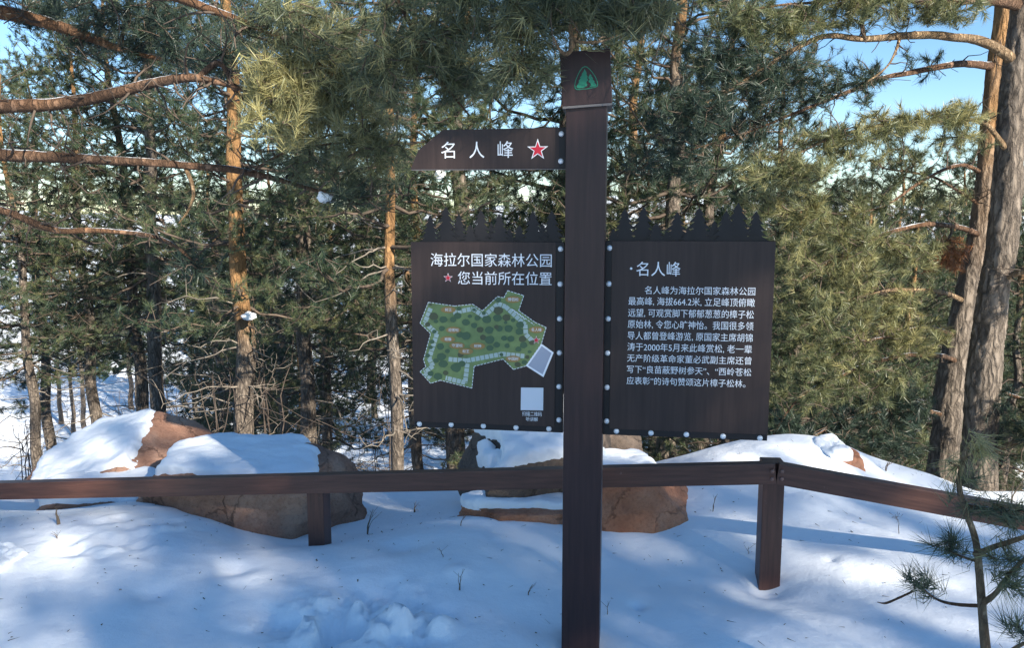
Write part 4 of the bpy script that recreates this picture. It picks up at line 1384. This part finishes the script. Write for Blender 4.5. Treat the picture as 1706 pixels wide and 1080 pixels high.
place_px(VAR[2], 1500, 17.0, 2.2, 255, 'middle sized pine seen left of the leaning old pine under the blue gap')
place_px(VAR[2], 1600, 22.0, .6, 275, 'pine top just left of the leaning old trunk on the skyline')
place_px(VAR[6], 205, 15.2, 1.3, -60, 'dense pine closing the gap above the second long limb at left')
place_px(VAR[6], 70, 16, 3.9, 115, 'pine whose top reaches the blue sky gap at the upper left')
place_px(VAR[4], 1230, 9.4, .8, 330, 'low bushy pine filling the gap right of the text board')
place_px(VAR[4], 1440, 10.5, 2.0, 325, 'low bushy pine left of the two old pines')
place_px(VAR[4], 1330, 13, 4.1, 300, 'short bright pine behind the snow mound at right')
place_px(VAR[2], 1700, 12.0, 5.2, 300, 'short pine seen past the right edge of the thick grey pine')
place_px(VAR[4], 870, 10.0, 3.0, 480, 'small pine below the map board behind the layered boulder')

rng = np.random.default_rng(77)
taken = []
cnt_b = 0
for tries in range(1200):
    Y = rng.uniform(15, 62)
    px = rng.uniform(-420, 2150)
    if 535 < px < 780 and 12 < Y < 60 and rng.random() < .88: continue
    if px < 345 and 15 < Y < 48: continue
    x = (px - CX) / F * Y
    if any((x - a) ** 2 + (Y - b) ** 2 < (2.3 + .015 * Y) ** 2 for a, b in taken): continue
    if px < 150: lim = rng.uniform(125, 230)
    elif px < 1080: lim = rng.uniform(-60, 190)
    elif px < 1170: lim = rng.uniform(60, 280)
    else: lim = rng.uniform(318, 372)
    taken.append((x, Y))
    v = VAR[int(rng.integers(0, 6))]
    z0 = hz(x, Y)
    hgt = P(px, lim, Y)[2] - z0
    hgt = min(hgt, rng.uniform(10, 15.5))
    if hgt < 2.2: continue
    if hgt < 6: v = VAR[4] if rng.random() < .7 else VAR[2]
    elif px < 345: v = VAR[6]
    elif v is VAR[4]: v = VAR[2]
    place_pine(v, x, Y, rng.random() * 6.28, hgt / v['H'], 'one of the many slender pines crowding the snowy slope in the background', 'forest pines on the slope behind the sign')
    cnt_b += 1
    if cnt_b >= 100: break
print('background pines', cnt_b)

# tall trees behind the viewer: their crowns cast the dappled shade on sign and snow
for al, pe, top, v, rz in [(12, -1.4, 11.6, 1, .3), (13.5, .2, 11.0, 0, 1.9), (12.5, 1.95, 9.5, 2, 3.1), (13.5, 2.35, 9.3, 2, 4.4), (17, -.5, 13.0, 1, 5.3), (18, 2.4, 11.3, 2, 2.4),
                           (16, 3.9, 9.2, 2, 2.6), (14, 5.6, 6.6, 2, 4.1), (22, -2.5, 14.5, 1, 1.1), (19, 4.7, 10.6, 0, 5.7), (23, 1.6, 13.2, 0, 3.3)]:
    sc = top / VAR[v]['H']
    x = al * math.sin(SUN_A) + pe * math.cos(SUN_A); y = -al * math.cos(SUN_A) + pe * math.sin(SUN_A)
    place_pine(VAR[v], x, y, rz, sc, 'tall pine behind the viewer that shades the sign and the snow', 'pines behind the viewer')

# far woods on the plain
def far_woods():
    rng = np.random.default_rng(5)
    VV, TT, NN, o = [], [], [], 0
    for k in range(520):
        Y = rng.uniform(70, 420) if k < 380 else rng.uniform(500, 1300)
        x = rng.uniform(-.85, .85) * Y
        h_ = rng.uniform(6, 12) * (1 if Y < 450 else 1.7)
        z0 = hz(x, Y)
        m = 90
        t = rng.random(m)
        r_ = h_ * .22 * (1 - t) ** .7 + .2
        a = rng.random(m) * 6.28
        pos = np.stack([x + np.cos(a) * r_ * rng.random(m) ** .5, Y + np.sin(a) * r_ * rng.random(m) ** .5, z0 + h_ * (.15 + .85 * t)], 1)
        dr = rng.normal(size=(m, 3)); dr[:, 2] = np.abs(dr[:, 2]); dr /= np.linalg.norm(dr, axis=1)[:, None]
        V, T, N = needles(rng, pos, dr, np.full(m, .5), 3, h_ * .12, h_ * .06, np.full(m, .35))
        VV.append(V); TT.append(T + o); NN.append(N); o += len(V)
    ob = link('far_woods', mesh('far_woods', np.vstack(VV), np.vstack(TT), None, {'tone': np.concatenate(NN)}), M['needle_far'])
    tag(ob, 'far off woods reading as one dark band on the snowy plain', 'woods', kind='stuff')


far_woods()


# ------------------------------------------------------------------ bare brush between the trunks
def bare_shrub(seed, h_, n):
    rng = np.random.default_rng(seed)
    sk = Skel(); ids = []
    for k in range(rng.integers(3, 6)):
        a = rng.random() * 6.28; r_ = rng.uniform(.05, .35) * h_ * .4
        pts = [np.array([math.cos(a) * r_ * t * t, math.sin(a) * r_ * t * t, h_ * t * rng.uniform(.9, 1.05)]) + rng.normal(size=3) * .03 for t in np.linspace(0, 1, 7)]
        pts[0][2] = -.1
        ids += sk.path(pts, [.011, .010, .009, .007, .006, .005, .003])
    pp = np.stack([rng.normal(size=n) * h_ * .2, rng.normal(size=n) * h_ * .2, h_ * rng.uniform(.25, 1.05, n)], 1)
    ids += sk.attach(pp, ids, .5)
    v, t, q = sk.twigs(.0032, ids)
    m_ = mesh('bare_shrub', v, t, q); m_.materials.append(M['brush'])
    return m_


SHR = [bare_shrub(1, 3.2, 70), bare_shrub(2, 2.4, 60), bare_shrub(3, 4.0, 80), bare_shrub(4, 1.6, 45)]
for k in range(78):
    Y = rng.uniform(8.5, 34)
    px = rng.uniform(-60, 780) if k < 50 else rng.uniform(1100, 1706)
    x = (px - CX) / F * Y
    o = link('bare_shrub', SHR[k % 4], None, None, (x, Y, hz(x, Y)))
    o.rotation_euler = (0, 0, rng.random() * 6.28)
    s = rng.uniform(.7, 1.25); o.scale = (s, s, s)
    tag(o, 'bare leafless shrub growing between the trunks on the snowy slope', 'shrub', 'bare shrubs on the slope')

# ------------------------------------------------------------------ dry weeds and a stick in the near snow
def weed(px, py, Y, h_px, lean, n, label, head=False, w0=1.6, cat='weed'):
    b = P(px, py, Y); x, y = b[0], b[1]
    z = hz(x, y)
    rng = np.random.default_rng(int(px * 7 + py))
    parts = []
    for k in range(n):
        H_ = PX(h_px, Y) * rng.uniform(.6, 1)
        dx = PX(lean, Y) + rng.normal() * H_ * .18
        pts = [np.array([dx * t * t + rng.normal() * .002, rng.normal() * .002, H_ * t - .03 * (t == 0)]) for t in np.linspace(0, 1, 6)]
        pts = catmull(pts, 3)
        parts.append(tube(pts, np.linspace(PX(w0, Y) / 2, .0007, len(pts)), 5))
        if head:
            for q in range(14):
                e = pts[-1] + rng.normal(size=3) * np.array([.014, .01, .012]); s_ = pts[-1 - int(rng.integers(1, 5))]
                parts.append(tube([s_, (s_ + e) / 2 + rng.normal(size=3) * .002, e], [.0007, .0006, .0012], 4))
        elif k == 0:
            for q in range(2):
                s_ = pts[int(rng.integers(5, 12))]; e = s_ + np.array([rng.normal() * .02, 0, .03])
                parts.append(tube([s_, (s_ + e) / 2, e], [.0009, .0007, .0005], 4))
    v, t, q = merge(parts)
    o = link('dry_weed', mesh('dry_weed', v, t, q), M['weed'], None, (x, y, z))
    tag(o, label, cat)


weed(766, 1005, 3.28, 45, 8, 3, 'three thin dry stems in the shaded snow left of the signpost')
weed(880, 1008, 3.27, 28, 8, 2, 'short dry twig in the snow just left of the post')
weed(738, 955, 3.55, 20, -12, 1, 'tiny leaning stalk in the snow between boulder and signpost')
weed(1012, 1035, 3.12, 26, -2, 1, 'single dry stalk in the snow right beside the post')
weed(1497, 908, 3.85, 46, -14, 1, 'dry flower stalk with a seed head below the right rail', True)
weed(1187, 862, 4.15, 32, 4, 2, 'dry grass stalks in snow between red boulder and fence post')
weed(1246, 930, 3.75, 14, 0, 1, 'little dark stalk in snow left of the fence post')
weed(768, 915, 3.95, 26, 6, 2, 'thin forked stalk in the sunny snow patch by the flat slab')
weed(612, 880, 4.2, 52, 18, 5, 'tuft of bare twigs at the right end of the rounded boulder')
weed(690, 852, 4.7, 26, 6, 4, 'sparse dry grass on the snow crest left of the layered boulder')
weed(1475, 792, 4.9, 30, 22, 4, 'dry grass blades on the snow mound beside the pink rock')
weed(1590, 812, 4.8, 26, -6, 3, 'dry stalks on the snow crest in front of the old pines')
weed(101, 918, 3.95, 34, -3, 1, 'stubby broken stick standing in the snow at left', False, 7, 'stick')
weed(100, 950, 3.7, 16, -10, 2, 'few dead twigs lying in the snow near the left rock')
weed(1780 - 90, 780, 4.9, 60, 10, 6, 'dry yellow grass at the right edge before the pine', False, 2.2)


# snow lumps caught in the branches
def lump(px, py, Y, rx, rz_, label):
    bm = bmesh.new(); bmesh.ops.create_icosphere(bm, subdivisions=4, radius=1)
    v = np.array([q.co[:] for q in bm.verts])
    v = v * (1 + .28 * fbm(v * 1.4 + px, 4))[:, None] * np.array([PX(rx, Y), PX(rx, Y) * .8, PX(rz_, Y)])
    for q, c in zip(bm.verts, v): q.co = c
    for f in bm.faces: f.smooth = True
    me = bpy.data.meshes.new('snow_lump'); bm.to_mesh(me); bm.free()
    o = link('snow_lump', me, M['snow'], None, tuple(P(px, py, Y)))
    tag(o, label, 'snow lump')


lump(544, 327, 3.86, 13, 10, 'white lump of snow hanging at the end of the long left limb')
lump(733, 291, 9.0, 9, 8, 'small white lump of snow in the branches under the pointer board')
lump(652, 215, 3.66, 8, 6, 'small lump of snow in the needles left of the pointer board')
lump(415, 527, 10.0, 11, 7, 'lump of snow on a dead branch of the orange trunked pine')


# ------------------------------------------------------------------ fallen needles and bark crumbs on the near snow
rng = np.random.default_rng(3)
m = 620
lx, ly = rng.uniform(-3, 3, m), rng.uniform(2.6, 5.0, m)
lz = height(lx, ly) + .004
ang = rng.random(m) * 6.28
ll = rng.uniform(.004, .028, m) * np.where(rng.random(m) < .3, 1.6, 1)
ww = np.where(rng.random(m) < .35, rng.uniform(.003, .007, m), .0011)
ll = np.where(ww > .002, ww * 2, ll)
d = np.stack([np.cos(ang), np.sin(ang), rng.normal(size=m) * .2], 1)
sd = np.stack([-np.sin(ang), np.cos(ang), np.zeros(m)], 1)
c = np.stack([lx, ly, lz], 1)
up = np.array([0, 0, .003])
V = np.stack([c - d * ll[:, None] / 2 - sd * ww[:, None] / 2, c + d * ll[:, None] / 2 - sd * ww[:, None] * .3, c + d * ll[:, None] * .4 + sd * ww[:, None] / 2, c - d * ll[:, None] / 2 + sd * ww[:, None] * .4 + up], 1).reshape(-1, 3)
T = (np.arange(m)[:, None, None] * 4 + np.array([[0, 1, 2], [0, 2, 3], [0, 3, 1], [1, 3, 2]])[None]).reshape(-1, 3)
tag(link('needle_litter', mesh('needle_litter', V, T), M['weed']), 'fallen needles and bark crumbs scattered over the near snow', 'litter', kind='stuff')
